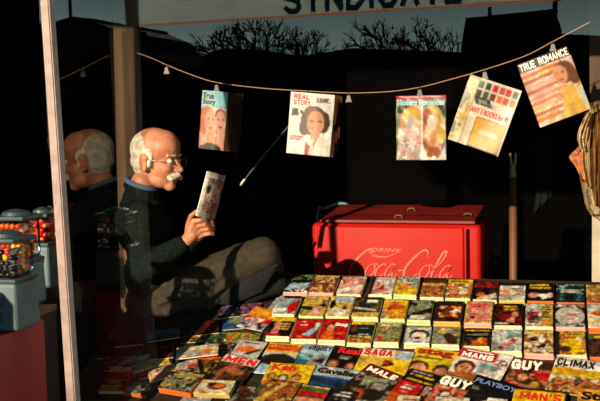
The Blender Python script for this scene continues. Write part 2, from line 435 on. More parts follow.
# ================================================================== PRINTED COVERS
PAL = dict(W='f2ece0', C='e8dcb4', K='14100e', k='2a221c', R='c8201c', r='8e1c18', O='e0702a', o='c05a20', Y='e8c020', y='d2b45a',
           G='4a6a3c', g='8a9468', B='2c4a80', b='a8c4d8', T='3a7a88', t='8ab8bc', P='e8b0a0', p='d88a78', S='d89a70', s='b06a44',
           N='7a4a2a', n='4e2e1c', E='9a9890', e='c8c6bc', V='8a80a8', D='1e2e30', M='c02850', L='c8d8a0', F='f0d8c0')
def cc(c):
    return np.array(s2l(hexc(PAL.get(c, c))))
class Art:
    def __init__(s, nx, ny, seed):
        s.nx, s.ny = nx, ny; s.a = np.zeros((ny, nx, 3)); s.rs = np.random.RandomState(seed)
        s.X, s.Y = np.meshgrid((np.arange(nx) + .5) / nx, (np.arange(ny) + .5) / ny)
    def noise(s, sc):
        n = np.zeros((s.ny, s.nx)); amp = 1
        for o in range(3):
            k = max(2, int(sc * 2 ** o)); g = s.rs.rand(k + 2, k + 2)
            x = s.X * k; y = s.Y * k * 1.2; y = np.minimum(y, k + .99); xi = x.astype(int); yi = y.astype(int); fx = x - xi; fy = y - yi
            n += amp * ((g[yi, xi] * (1 - fx) + g[yi, xi + 1] * fx) * (1 - fy) + (g[np.minimum(yi + 1, k + 1), xi] * (1 - fx) + g[np.minimum(yi + 1, k + 1), xi + 1] * fx) * fy)
            amp *= .55
        n = (n - n.min()) / (n.max() - n.min() + 1e-9); return n
    def do(s, op):
        k = op[0]
        if k == 'bg': s.a[:] = cc(op[1])
        elif k == 'r':
            m = (s.X >= op[1]) & (s.X < op[3]) & (s.Y >= op[2]) & (s.Y < op[4]); s.a[m] = cc(op[5])
        elif k == 'e':
            m = ((s.X - op[1]) / op[3]) ** 2 + ((s.Y - op[2]) / op[4]) ** 2 < 1; s.a[m] = cc(op[5])
        elif k == 'p':
            P = op[1]; m = np.zeros(s.X.shape, bool); j = len(P) - 1
            for i in range(len(P)):
                xi, yi = P[i]; xj, yj = P[j]
                c = ((yi > s.Y) != (yj > s.Y)) & (s.X < (xj - xi) * (s.Y - yi) / (yj - yi + 1e-9) + xi); m ^= c; j = i
            s.a[m] = cc(op[2])
        elif k == 'n':      # mottled painting inside a rectangle, colours by letter
            m = (s.X >= op[1]) & (s.X < op[3]) & (s.Y >= op[2]) & (s.Y < op[4])
            n = s.noise(op[6]); cols = op[5]
            q = np.argsort(np.argsort(n[m])) / max(1, m.sum()); idx = np.minimum((q * len(cols)).astype(int), len(cols) - 1)
            tab = np.array([cc(c) for c in cols]); s.a[m] = tab[idx]
        elif k == 't':      # rows of small print too small to read
            x0, y0, x1, y1, n_, c = op[1:7]
            for i in range(n_):
                ya_ = y0 + (y1 - y0) * (i + .15) / n_; yb_ = y0 + (y1 - y0) * (i + .75) / n_
                m = (s.X >= x0) & (s.X < x1 - s.rs.rand() * .25 * (x1 - x0)) & (s.Y >= ya_) & (s.Y < max(yb_, ya_ + 1.0 / s.ny)) & (s.rs.rand(*s.X.shape) < .8)
                s.a[m] = cc(c)
        elif k == 'f':      # a face: centre, size, hair colour, skin colour
            x, y, r, hc, sc = op[1:6]; q = s.nx / s.ny
            def E(dx, dy, rx, ry, c): s.do(('e', x + dx * r, y + dy * r * q, rx * r, ry * r * q, c))
            E(0, -.25, 1.25, 1.35, hc); E(.02, .15, .82, 1.15, sc); E(-.3, -.05, .16, .08, 'n'); E(.3, -.05, .16, .08, 'n')
            E(-.3, -.22, .22, .05, 'n'); E(.3, -.22, .22, .05, 'n'); E(.06, .3, .1, .12, 's'); E(0, .72, .3, .12, 'R')
        elif k == 'm':      # uneven printing, painterly variation
            s.a *= (1 + op[1] * (s.noise(op[2])[..., None] - .5) * 2)
        elif k == 'g':      # halftone grain
            s.a *= np.clip(1 + op[1] * s.rs.randn(s.ny, s.nx), .15, 1.9)[..., None]
        elif k == 'blur':
            for _ in range(op[1]):
                p_ = np.pad(s.a, ((1, 1), (1, 1), (0, 0)), mode='edge')
                s.a = (p_[:-2, 1:-1] + p_[2:, 1:-1] + p_[1:-1, :-2] + p_[1:-1, 2:] + 2 * p_[1:-1, 1:-1]) / 6
        elif k == 'x':      # wear
            s.a *= (1 - op[1] * s.noise(14)[..., None])
def raster_sheet(name, w, h, z, ops, parent, nx, ny, seed, lift=None, m=None, skirt=0.0009, grain=0.34, gain=0.78, mott=0.55):
    A = Art(nx, ny, seed)
    for op in ops: A.do(op)
    A.do(('m', mott, 9)); A.do(('g', grain)); A.do(('blur', 1)); A.do(('x', 0.2)); A.a = np.clip(np.clip(A.a, 0.003, 1) ** 1.15 * gain, 0, .86)
    verts = []; faces = []
    for j in range(ny + 1):
        for i in range(nx + 1):
            x = w * i / nx; y = -h * j / ny
            verts.append((x, y, z + (lift(x / w, -y / h) if lift else 0)))
    I = lambda i, j: j * (nx + 1) + i
    cols = []
    for j in range(ny):
        for i in range(nx):
            faces.append((I(i, j), I(i, j + 1), I(i + 1, j + 1), I(i + 1, j))); cols.append(A.a[j, i])
    ring = [(i, 0) for i in range(nx)] + [(nx, j) for j in range(ny)] + [(i, ny) for i in range(nx, 0, -1)] + [(0, j) for j in range(ny, 0, -1)]
    base = len(verts)
    for (i, j) in ring: verts.append((verts[I(i, j)][0], verts[I(i, j)][1], verts[I(i, j)][2] - skirt))
    n = len(ring)
    for k in range(n):
        a_, b_ = ring[k], ring[(k + 1) % n]
        faces.append((I(*a_), I(*b_), base + (k + 1) % n, base + k)); cols.append(A.a[min(a_[1], ny - 1), min(a_[0], nx - 1)])
    me = bpy.data.meshes.new(name); me.from_pydata(verts, [], faces)
    at = me.color_attributes.new('print', 'FLOAT_COLOR', 'CORNER')
    arr = np.ones((len(me.loops), 4)); c = np.repeat(np.array(cols), 4, axis=0); arr[:, :3] = c
    at.data.foreach_set('color', arr.ravel())
    for p in me.polygons: p.use_smooth = True
    return link_mesh(name, me, m or M_COVER, parent)
def slab(name, w, h, z0, z1, m, parent, inset=0.0015, lift=None, nx=8, ny=4):
    bm = bmesh.new(); g = {}
    for s_, z in ((0, z0), (1, z1)):
        for j in range(ny + 1):
            for i in range(nx + 1):
                u = i / nx; v = j / ny
                g[s_, i, j] = bm.verts.new((inset + (w - 2 * inset) * u, -inset - (h - 2 * inset) * v, z + (lift(u, v) if lift else 0)))
    for j in range(ny):
        for i in range(nx):
            bm.faces.new((g[1, i, j], g[1, i, j + 1], g[1, i + 1, j + 1], g[1, i + 1, j])); bm.faces.new((g[0, i, j], g[0, i + 1, j], g[0, i + 1, j + 1], g[0, i, j + 1]))
    for i in range(nx):
        for j in (0, ny): bm.faces.new((g[0, i, j], g[1, i, j], g[1, i + 1, j], g[0, i + 1, j]))
    for j in range(ny):
        for i in (0, nx): bm.faces.new((g[0, i, j], g[0, i, j + 1], g[1, i, j + 1], g[1, i, j]))
    return obj(name, bm, m, parent)
def pages_mat(c):
    return mat('page_edges_' + c, PAL.get(c, c), 0.85, noise=0.22, nscale=60, stretch=(0.2, 0.2, 6), spec=0.2)
def lettering(parent, w, h, z, T, lift=None):
    """T = (text, x0, y0, x1, y1, colour, bold, shear, skew)"""
    s_, x0, y0, x1, y1, c, bold, shear = T[:8]
    skew = T[8] if len(T) > 8 else 0
    me = block_mesh(s_, .36 if len(s_) < 5 else .3 if len(s_) < 8 else .24) if (s_.isupper() and not any(c.isdigit() for c in s_) and all(c in BLK or c == ' ' for c in s_)) else text_mesh(s_, min(.05, bold * 1.7), shear)
    for v in me.vertices:
        u = x0 + (x1 - x0) * v.co.x; vv = y1 + (y0 - y1) * v.co.y + skew * (u - x0)
        v.co = Vector((u * w, -vv * h, z + 0.0005 + v.co.z + (lift(u, vv) if lift else 0)))
    return link_mesh('title', me, mat('ink_' + c, PAL.get(c, c), 0.5), parent)
SEED = [0]
def frame_from(a, b, thick, off, n=None):
    u = (b - a).normalized(); n = n or SN; dn = u.cross(n).normalized()
    o = a - n * thick
    M = Matrix(((u.x, -dn.x, n.x, o.x), (u.y, -dn.y, n.y, o.y), (u.z, -dn.z, n.z, o.z), (0, 0, 0, 1)))
    return M, (b - a).length, dn
def lay(name, label, cat, group, TL, TR, bot, thick, off, ops, titles=(), edge='C', spine=None, lift=None, res=250, roll=0.0):
    SEED[0] += 1
    a = onS(*TL, off + thick); b = onS(*TR, off + thick)
    M, w, dn = frame_from(a, b, thick, off)
    if bot > 1:      # image height of the bottom-left corner
        lo, hi = 0.01, 0.6
        for _ in range(30):
            h = (lo + hi) / 2; p = CAM_ROT.transposed() @ (a + dn * h - CAM_POS); y = 200.5 + 1000 * p.y / p.z
            if y < bot: lo = h
            else: hi = h
    else: h = bot
    # keep every corner behind the window glass and clear of the side glass
    while h > 0.06 and min((a + dn * h).y, (b + dn * h).y) < YG + 0.012: h -= 0.002
    t = thing(name, label, cat, (0, 0, 0), group); t.matrix_world = M
    lf = None
    if lift: lf = lambda u, v: lift[0] * max(0, u - lift[1]) ** 2 + (lift[2] if len(lift) > 2 else 0) * max(0, v - .5) ** 2
    slab('pages', w, h, 0, thick - 0.001, pages_mat(edge), t, lift=lf)
    raster_sheet('front_cover', w, h, thick, ops, t, max(10, int(w * res)), max(10, int(h * res)), SEED[0], lf)
    if spine:
        bm = bmesh.new(); 
        if spine[0] == 'R': box(bm, (w - 0.0005, -h, 0), (w + 0.001, 0, thick - 0.0012))
        else: box(bm, (-0.001, -h, 0), (0.0005, 0, thick - 0.0012))
        obj('spine', bm, mat('ink_' + spine[1], PAL.get(spine[1], spine[1]), 0.5), t)
    for T in titles: lettering(t, w, h, thick, T, lf)
    return t

GP = 'pocket magazines in tidy rows on the rack'
PB = []
def pb(label, x0, x1, y0, y1, ops, titles=(), edge='C', thick=0.021, dy=0, **k):
    """pocket size magazine; x0,x1 top corners; y0 top, y1 cover bottom"""
    t = lay('pocket_magazine', label, 'magazine', GP, (x0, y0), (x1, y0 + dy), y1 + .6, thick, 0.0, ops, titles, edge, **k)
    # last pages slipped a little down the slope
    co = [v.co for v in t.children[0].data.vertices]; w = max(c.x for c in co); h = -min(c.y for c in co)
    bm = bmesh.new(); box(bm, (.001, -h - .011, .0005), (w + .001, -h - .0005, thick * .55)); obj('lower_pages', bm, pages_mat(edge), t)
    return t
def N(cols, sc=4, box_=(0, 0, 1, 1)): return ('n', *box_, cols, sc)

# ---- back row, left to right
pb('dark green and black pocket magazine, leftmost of the back row', 291, 315, 274.5, 291, [N('gGKkWk', 3), ('p', [(0, .6), (.9, .45), (.95, .7), (0, .9)], 'b'), ('r', .2, .3, .9, .45, 'K')], edge='P', dy=.5)
pb('brown and red pocket magazine, second of the back row in front of the cooler', 316, 340, 275, 291.5, [N('NnsyPN', 5), ('r', 0, 0, 1, .15, 'y')], edge='P', dy=.5)
pb('pink and white pocket magazine in the back row below the first cooler letter', 343, 367, 276, 293, [('bg', 'P'), N('PpsF', 5, (0, 0, 1, .45)), ('p', [(0, .75), (1, .45), (1, .7), (0, .95)], 'W'), ('p', [(.2, .9), (1, .8), (1, 1), (.1, 1)], 'P')], dy=.5)
pb('white pocket magazine with small red figures at its foot, back row', 374, 397, 276.5, 293.5, [('bg', 'e'), N('eWeP', 5), ('e', .35, .78, .3, .14, 'p'), ('e', .5, .6, .1, .15, 'R'), ('r', 0, 0, .12, 1, 'k'), ('p', [(.2, .3), (.4, .4), (.3, .6)], 'R')], dy=.4)
pb('yellow and grey pocket magazine with a pale green foot, back row', 398.5, 421, 276, 293.5, [N('EekyWV', 4, (0, 0, 1, .6)), ('r', 0, .6, 1, 1, 'Y'), N('OYyo', 5, (0, .4, .6, .8)), ('p', [(0, 1), (0, .2), (.3, .2)], 'y')], edge='L', dy=.4)
pb('plain golden brown pocket magazine in front of the last cooler letters', 424, 447, 279, 296, [N('NsoyNs', 6), ('r', 0, .25, 1, .35, 'y'), ('r', 0, 0, 1, .2, 'n')], dy=.4)
pb('pocket magazine with a bright yellow top band and orange figures, back row', 449, 473.5, 279, 297, [N('oOysnC', 5), ('r', 0, 0, 1, .24, 'Y'), ('t', .08, .05, .95, .2, 1, 'G'), ('e', .35, .6, .12, .2, 'S'), ('e', .7, .65, .2, .15, 'C')], edge='L', dy=.5)
pb('dark red and black pocket magazine with a pale figure, back row', 475.5, 499, 281, 298.5, [N('rkRrn', 4, (0, 0, 1, .5)), N('Kkn', 4, (0, .35, 1, .65)), ('p', [(.1, .95), (.9, .65), (1, .9), (.6, 1)], 'F'), ('e', .3, .75, .18, .12, 'O')], dy=.4)
pb('white pocket magazine with a pink figure and small text box, back row', 500.5, 526, 282.5, 299.5, [('bg', 'e'), N('eWet', 4), ('e', .22, .5, .2, .2, 'P'), ('e', .2, .75, .25, .1, 'S'), ('p', [(.4, .75), (.75, .55), (.8, .65)], 'R'), ('r', 0, 0, 1, .18, 'k'), ('r', .45, .28, .98, .6, 'C'), ('t', .5, .3, .95, .58, 3, 'k')], edge='y', dy=.3)
pb('black pocket magazine with yellow lettering over pale faces, back row', 528, 554, 283, 300, [('bg', 'K'), ('t', .1, .04, .95, .36, 2, 'Y'), ('e', .25, .7, .2, .16, 'P'), ('e', .6, .75, .2, .15, 'W'), ('e', .85, .68, .12, .14, 'F'), ('e', .42, .85, .1, .1, 'k')], edge='O', dy=.3)
pb('dark teal pocket magazine with a ragged white caption, back row', 556.5, 584, 284, 301.5, [N('DtTkk', 4), ('r', 0, .55, 1, 1, 'D'), N('KDkT', 6, (.1, .5, .9, .9)), ('t', .15, .28, .95, .5, 2, 'e')], edge='O', dy=.3)
pb('tan and brown pocket magazine at the right end of the back row', 586, 614, 284.5, 302, [N('ysNyNs', 5)], edge='O', dy=.3)
# ---- second row
pb('grey blue pocket magazine with a red corner, left end of the second row', 280, 302, 295.5, 313, [('bg', 'E'), N('etbE', 4), ('p', [(.55, .5), (1, .2), (1, .8), (.7, 1)], 'R'), ('p', [(0, .75), (.5, .65), (.6, .8), (0, .95)], 'W'), ('r', .2, 0, 1, .14, 'k')], dy=.5)
pb('olive yellow pocket magazine with a black reclining shape and pink dress, second row', 306, 330, 296, 315, [('bg', 'y'), N('yYgy', 4), ('p', [(0, .5), (.55, .55), (.9, .3), (1, .5), (.5, .75), (0, .65)], 'k'), ('p', [(.5, .55), (.85, .5), (.8, .95), (.45, .9)], 'P'), ('e', .85, .28, .08, .1, 'N')], edge='L', dy=.3)
pb('yellow pocket magazine with a light blue title box and white bird, second row', 332, 355, 296, 315.5, [('bg', 'y'), N('yYCy', 4), ('r', .25, .04, .98, .3, 'b'), ('e', .16, .4, .12, .22, 'K'), ('p', [(.1, .75), (.9, .7), (.8, .95), (.3, .95)], 'W'), ('e', .7, .58, .1, .09, 'n')], edge='C', dy=.2)
pb('dark green pocket magazine with a pale title box and grey waves, second row', 357, 383, 297, 316, [('bg', 'D'), N('DkNG', 4), ('r', .45, .15, .85, .28, 'W'), ('r', .4, .3, .9, .36, 'G'), ('p', [(.05, .5), (.9, .62), (.9, .72), (.05, .6)], 'e'), ('r', 0, .78, 1, 1, 'y')], dy=.2)
pb('golden yellow pocket magazine with a red orange beast, second row', 385, 409, 299, 318, [('bg', 'Y'), N('YyOY', 3), ('e', .55, .4, .35, .12, 'o'), ('e', .3, .5, .12, .1, 'R'), ('p', [(0, .4), (.25, .9), (0, .95)], 'E')], edge='L', dy=.2)
pb('grey green pocket magazine with a black diagonal and white caption, second row', 411, 434, 300, 319, [N('gEgk', 4), ('p', [(0, .75), (1, .35), (1, .6), (0, .95)], 'k'), ('r', .15, .78, .75, .95, 'W')], edge='L', dy=.3)
pb('dark brown pocket magazine with tangled gold and red fighters, second row', 437, 463, 301, 320.5, [N('nKnk', 4), N('WOYRnkN', 7, (.15, .25, .95, .8))], edge='y', dy=.3)
pb('salmon pink pocket magazine with a cream border, second row', 467, 493.5, 301, 322, [('bg', 'y'), ('r', .07, .06, .93, .96, 'p'), ('t', .15, .12, .9, .3, 2, 'R'), ('r', .12, .42, .9, .52, 'e'), ('t', .15, .44, .9, .7, 3, 'O'), ('e', .3, .75, .1, .06, 'k')], edge='P', dy=.4)
pb('black and maroon pocket magazine with yellow title letters, second row', 495.5, 522.5, 303.5, 324.5, [N('KrKk', 4), ('t', .3, .08, .95, .34, 2, 'Y'), ('e', .5, .65, .3, .16, 'r'), ('e', .75, .5, .12, .14, 'p'), ('p', [(.4, .8), (.7, .6), (.75, .9)], 'S'), ('t', .05, .86, .6, .96, 1, 'C')], edge='C', dy=.2)
pb('white pocket magazine with maroon flowers and a gold caption column, second row', 526, 553, 303.5, 325.5, [('bg', 'e'), N('eWE', 4), N('rkEMr', 5, (.08, .35, .48, .85)), ('r', .55, .05, 1, 1, 'y'), ('t', .6, .1, .95, .65, 5, 'k'), ('t', .6, .7, .95, .95, 2, 'O')], edge='C', dy=.3)
pb('pale grey pocket magazine with black scrollwork and pink lettering, second row', 555.5, 584, 304, 326, [('bg', 'k'), ('e', .5, .52, .5, .42, 'e'), N('Eke', 8, (0, 0, 1, .16)), N('EkeE', 8, (0, .85, 1, 1)), ('t', .3, .38, .75, .55, 1, 'p'), ('t', .35, .6, .7, .75, 1, 'p')], edge='P', dy=.3)
pb('cream pocket magazine with orange dots at the right end of the second row', 587, 615, 304, 327, [('bg', 'C'), N('CFe', 3), ('e', .35, .4, .25, .1, 'O'), ('e', .3, .75, .2, .06, 'y')], edge='O', dy=.3)
# ---- third row
pb('black pocket magazine with a pink woman at the left end of the third row', 274, 297, 317, 335, [('bg', 'K'), ('r', 0, 0, 1, .2, 'Y'), ('t', .4, .28, .95, .7, 3, 'y'), ('p', [(.1, .95), (.3, .3), (.45, .4), (.45, .95)], 'p'), ('e', .3, .35, .14, .14, 'S'), ('p', [(0, .85), (.6, .9), (.6, 1), (0, 1)], 'R')], dy=.6)
pb('red pocket magazine with a pale blue leaping figure, third row', 298, 322.5, 318.5, 338, [('bg', 'R'), N('RRrR', 3), ('t', .15, .12, .4, .2, 1, 'W'), ('t', .2, .28, .5, .36, 1, 'W'), ('p', [(.4, .8), (.9, .3), (1, .4), (.7, .9)], 'b'), ('e', .9, .3, .1, .12, 'C'), ('e', .3, .9, .1, .05, 'O')], dy=.2)
pb('red pocket magazine with a bold white word and orange woman, third row', 324.5, 351, 318.5, 339, [('bg', 'R'), ('f', .35, .42, .18, 'n', 'S'), ('p', [(.05, 1), (.2, .6), (.5, .6), (.6, 1)], 'O'), ('t', .55, .62, .95, .74, 1, 'O')], [('Stag', .48, .2, .96, .4, 'W', .03, .0)], dy=.3)
pb('black pocket magazine with a yellow top band and tan ground, third row', 352.5, 376, 321.5, 342, [('bg', 'D'), ('r', 0, 0, 1, .14, 'Y'), ('t', .3, .28, .9, .36, 1, 't'), ('t', .4, .56, .85, .66, 1, 'W'), ('e', .16, .35, .12, .16, 'N'), N('yNsy', 4, (0, .68, 1, 1))], dy=.3)
pb('tan and olive pocket magazine with a white title and red dot, third row', 378, 402.5, 322.5, 341, [N('gyNg', 5), ('t', .12, .06, .95, .22, 1, 'W'), ('e', .22, .82, .11, .1, 'R'), ('r', 0, 0, 1, .06, 'Y'), ('e', .6, .6, .2, .25, 'g')], dy=.3)
pb('white pocket magazine with a dark haired head, third row', 407, 432, 326, 342, [('bg', 'e'), N('eWeb', 3), ('e', .55, .52, .4, .32, 'k'), ('e', .55, .6, .3, .26, 'F'), ('e', .5, .72, .12, .08, 'K'), ('r', 0, 0, 1, .1, 'y')], dy=.3)
pb('grey green pocket magazine with a struggling dark figure, third row', 434, 461, 326.5, 343.5, [N('gEgy', 3), ('t', .25, .12, .7, .2, 1, 'W'), ('p', [(.35, .45), (.6, .35), (.95, .6), (.9, .95), (.6, .95)], 'n'), ('p', [(.1, .75), (.3, .5), (.5, .9), (.2, 1)], 'E')], dy=.3)
pb('black pocket magazine with a white arc and orange ground, third row', 465, 490.5, 328, 345, [('bg', 'K'), ('r', .05, .1, 1, .18, 'Y'), ('p', [(.1, .35), (.9, .28), (.9, .4), (.1, .42)], 'E'), N('oONk', 4, (.05, .55, .9, .95)), ('p', [(.5, .6), (.7, .5), (.7, .9)], 'Y')], dy=.3)
pb('pale grey pocket magazine with a red diving figure, third row', 492.5, 522, 329.5, 350, [('bg', 'e'), N('eWtE', 3), ('p', [(.2, .95), (.4, .65), (.8, .5), (.85, .62), (.55, .8)], 'p'), ('e', .7, .5, .1, .08, 'R'), ('e', .3, .85, .1, .08, 'N')], edge='C', dy=.3)
pb('tan pocket magazine with yellow lettering over pale dancers, third row', 524.5, 553, 330, 352.5, [('bg', 'y'), N('yCNs', 4), ('t', .2, .05, .9, .2, 1, 'Y'), ('e', .3, .45, .12, .12, 'k'), ('e', .6, .4, .12, .1, 'W'), ('e', .5, .75, .12, .12, 'k'), N('kCWs', 6, (.2, .5, .8, .95))], edge='P', dy=.3)
pb('golden brown pocket magazine with a dark left edge, third row', 556, 585, 331, 354, [N('oyNY', 4), ('r', 0, 0, .12, 1, 'k'), ('e', .55, .55, .35, .25, 'Y'), ('e', .3, .75, .2, .12, 'n'), ('e', .8, .35, .1, .1, 'W')], edge='C', dy=.3)
pb('dark brown pocket magazine with a yellow green head, right end of third row', 588, 616, 334, 356, [N('nNKn', 4), ('r', 0, 0, 1, .22, 'G'), ('t', .2, .05, .95, .2, 1, 'Y')], edge='O', dy=.3)

# ---- large magazines
GM = 'large magazines spread over the front of the rack'
NM = [0]
def mg(label, TL, TR, bot, ops, titles=(), off=0.0, thick=0.0045, edge='C', **k):
    NM[0] += 1; off = off * 1.7 + 0.005 * (NM[0] % 2)
    return lay('magazine', label, 'magazine', GM, TL, TR, bot, thick, off, ops, titles, edge, res=210, **k)
O1, O2, O3 = 0.003, 0.009, 0.015
mg('grey and white magazine with an orange wedge across its cover', (241, 339), (268, 342), 0.2, [('bg', 'e'), ('t', .15, .05, .95, .13, 1, 'r'), ('p', [(0, .42), (.3, .2), (.85, .25), (.75, .4)], 'O'), ('p', [(.4, .45), (.9, .25), (.95, .3), (.6, .48)], 'k'), ('r', 0, .7, 1, 1, 'E')], off=O1)
mg('magazine with red lettering on an orange band above a black curve', (270, 342), (303, 344.5), 0.2, [('bg', 'e'), ('r', 0, 0, 1, .3, 'Y'), ('r', 0, .1, 1, .26, 'O'), ('t', .05, .04, .95, .12, 1, 'r'), ('t', .05, .14, .95, .24, 1, 'r'), ('e', .5, .6, .55, .25, 'k'), ('e', .15, .9, .3, .2, 'b')], off=O1)
mg('light blue magazine with thin black capitals over a grey mountain', (304.5, 343.5), (334, 346), 0.2, [('bg', 'b'), ('p', [(.1, .8), (.45, .4), (.75, .3), (.95, .35), (.9, .75)], 'E'), ('p', [(.5, .5), (.95, .4), (.9, .6)], 'k'), N('tbT', 4, (0, .28, .5, .5)), ('r', 0, .5, .4, .8, 'T')], [('ARGOSY', .2, .04, .98, .2, 'K', .03, 0)], off=O1)
mg('black magazine with a red title over two faces', (335, 345), (366, 348.5), 0.2, [('bg', 'K'), ('f', .25, .6, .15, 'N', 'S'), ('f', .78, .62, .15, 'n', 'S'), ('t', .35, .3, .75, .42, 2, 'e')], [('Real', .2, .04, .9, .24, 'R', .028, 0)], off=O1)
mg('yellow magazine with four red capitals on a white band', (364.5, 347), (415, 352), 0.19, [('bg', 'Y'), ('r', 0, 0, 1, .26, 'W'), ('r', .64, 0, .67, .3, 'Y'), ('r', .67, 0, 1, .3, 'e'), ('e', .85, .18, .1, .1, 'b'), ('e', .52, .46, .18, .1, 'k'), ('e', .52, .44, .1, .05, 'R'), ('r', 0, .33, .5, .55, 'y')], [('SAGA', .04, .02, .61, .25, 'R', .028, 0)], off=O1)
mg('bright yellow magazine with its title in dark red small letters', (417, 346), (459.5, 352), 0.2, [('bg', 'Y'), ('r', 0, .25, 1, .45, 'd8c030'), ('t', .1, .28, .8, .34, 1, 'k'), ('e', .25, .62, .25, .2, 'n'), ('e', .28, .68, .18, .18, 'S'), ('e', .8, .62, .2, .16, 'n'), ('e', .8, .68, .13, .13, 'S'), ('p', [(0, .8), (.5, .7), (1, .8), (1, 1), (0, 1)], 'N')], [('stag', .08, .02, .92, .27, 'r', .028, 0)], off=O1)
mg('white magazine with white words in a red box', (463, 346.5), (514, 356), 0.2, [('bg', 'W'), ('r', .0, .02, .72, .3, 'R'), ('f', .25, .62, .16, 'n', 'S'), ('p', [(0, .8), (.5, .7), (1, .8), (1, 1), (0, 1)], 's'), ('f', .88, .3, .07, 'k', 'F'), N('WeEt', 3, (.5, .4, 1, .7)), ('t', .74, .2, .98, .4, 3, 'r')], [('complete', .12, .045, .64, .11, 'W', .028, 0), ('MANS', .06, .12, .68, .29, 'W', .028, 0)], off=O1)
mg('dark magazine with three white capitals, beside the white banded one with black capitals', (511.5, 357), (555, 361), 0.2, [('bg', 'n'), ('r', 0, 0, 1, .08, 'N'), N('nNSsRK', 5, (0, .3, 1, .9)), ('f', .35, .55, .13, 'n', 'S'), ('e', .8, .5, .18, .12, 'R'), ('e', .65, .75, .1, .08, 'Y')], [('GUY', .04, .05, .74, .36, 'W', .028, 0)], off=O1)
mg('magazine with heavy black capitals on white over a yellow ground', (557, 355.5), (611, 363), 0.21, [('bg', 'y'), ('r', 0, 0, 1, .3, 'W'), ('r', 0, .3, 1, .5, 'Y'), ('t', .1, .33, .8, .4, 1, 'O'), ('t', .3, .42, .9, .48, 1, 'y'), N('NOyskC', 6, (0, .52, 1, 1)), ('e', .06, .3, .05, .03, 'B')], [('CLIMAX', .04, .04, .74, .27, 'K', .028, 0)], off=O1)
# overlapping row
mg('dark brown magazine with three red capitals on a white band', (227, 353.5), (261, 360), 0.24, [('bg', 'n'), ('r', 0, 0, 1, .2, 'W'), N('nNKks', 4, (0, .22, 1, 1)), ('e', .6, .4, .25, .08, 's')], [('MEN', .06, .02, .97, .2, 'R', .028, 0)], off=O2)
mg('yellow magazine with a short red title above three faces', (271, 362), (316, 365), 0.22, [('bg', 'Y'), ('f', .17, .4, .09, 'n', 'S'), ('f', .42, .42, .09, 'K', 'e'), ('f', .7, .4, .09, 'n', 'S'), N('NykG', 5, (0, .55, 1, 1)), ('t', .45, .24, .9, .28, 1, 'O')], [('Ken', .08, .03, .62, .22, 'R', .028, 0)], off=O2)
mg('blue grey magazine with a black title on a pale blue head', (318, 364.5), (364, 371), 0.2, [('bg', 'b'), ('r', 0, .3, 1, 1, 'B'), N('bete', 3, (0, 0, 1, .26)), ('p', [(0, .35), (1, .45), (1, .6), (0, .5)], '20344a'), ('r', 0, .62, 1, 1, 'D'), ('e', .16, .14, .04, .07, 'R')], [('Cavalier', .06, .06, .98, .23, 'K', .03, 0)], off=O2)
mg('magazine with slanting white capitals on a dark red band', (369.5, 363.5), (402, 376), 0.2, [('bg', 'k'), ('r', 0, 0, 1, .24, 'r'), N('kNEK', 4, (0, .26, 1, 1))], [('MALE', .08, .04, .95, .2, 'W', .04, 0)], off=O2)
mg('black magazine with two lines of yellow block print', (411, 368), (442, 377), 0.2, [('bg', 'K'), ('t', .1, .02, .8, .08, 1, 'e'), ('t', .12, .11, .95, .2, 1, 'Y'), ('t', .12, .24, .95, .33, 1, 'Y'), N('sPbKEO', 5, (.1, .36, 1, .8))], off=O2)
mg('magazine with three large white capitals, beside the midnight blue one', (444.5, 373), (475.5, 381), 0.2, [('bg', 'k'), N('sPSRnO', 5, (0, .3, 1, 1)), ('f', .45, .55, .14, 'n', 'F'), ('r', 0, 0, 1, .05, 'y')], [('GUY', .03, .05, .98, .32, 'W', .028, 0)], off=O2)
mg('midnight blue magazine with a pale blue title', (477, 374.5), (521, 387), 0.2, [('bg', '141820'), ('e', .75, .75, .3, .2, 'e'), ('t', .05, .3, .3, .4, 2, 'E'), ('t', .08, .5, .5, .7, 3, 'k')], [('PLAYBOY', .06, .07, .97, .2, '6a80b8', .02, 0)], off=O2)
mg("golden yellow magazine with big red letters at the bottom edge", (515, 387), (567, 392), 0.13, [('bg', 'Y'), ('r', 0, 0, 1, .07, 'K'), ('r', .96, 0, 1, 1, 'D')], [("MAN'S", .12, .14, .92, .5, 'R', .028, 0), ('ACTION', .12, .58, .92, .95, 'O', .028, 0)], off=O3)
mg('orange magazine with heavy black title, bottom right corner', (578.5, 387.5), (622, 391), 0.13, [('bg', 'e8a838'), ('r', 0, .7, 1, 1, 'O')], [('Stag', .08, .14, .95, .6, 'K', .028, 0)], off=O3)
# front pieces
mg('brown and gold magazine with a pale diagonal at the front edge', (268, 378), (302, 383), 0.14, [N('NyNnos', 4), ('p', [(0, 1), (.5, .1), (.6, .1), (.25, 1)], 'y')], off=O3)
mg('magazine with green, red and tan stripes at the front edge', (303, 384), (331, 388), 0.12, [('bg', 'N'), ('p', [(0, .3), (1, .25), (1, .5), (0, .5)], 'R'), ('p', [(0, .08), (1, .1), (1, .28), (0, .3)], 'G'), ('p', [(0, .6), (1, .55), (1, .9), (0, .9)], 'S'), ('r', 0, 0, 1, .08, 'y')], off=O3 + .001)
mg('dark violet magazine with three lines of white print at the front edge', (334, 389), (358, 392), 0.1, [('bg', '2a1c24'), ('t', .3, .08, .8, .2, 1, 'W'), ('t', .12, .26, .95, .42, 1, 'W'), ('t', .2, .5, .9, .62, 1, 'e')], off=O3 + .002)
mg('grey green magazine with a dark cap photo at the front edge', (366, 375), (398, 381), 0.17, [('bg', 'E'), N('EgEk', 3), ('e', .55, .35, .3, .22, 'n'), ('e', .55, .3, .22, .14, 'E'), ('e', .5, .6, .35, .2, 'k'), ('e', .12, .7, .15, .25, 'o'), ('p', [(0, .9), (.3, .85), (.3, 1), (0, 1)], 'W')], off=O3)
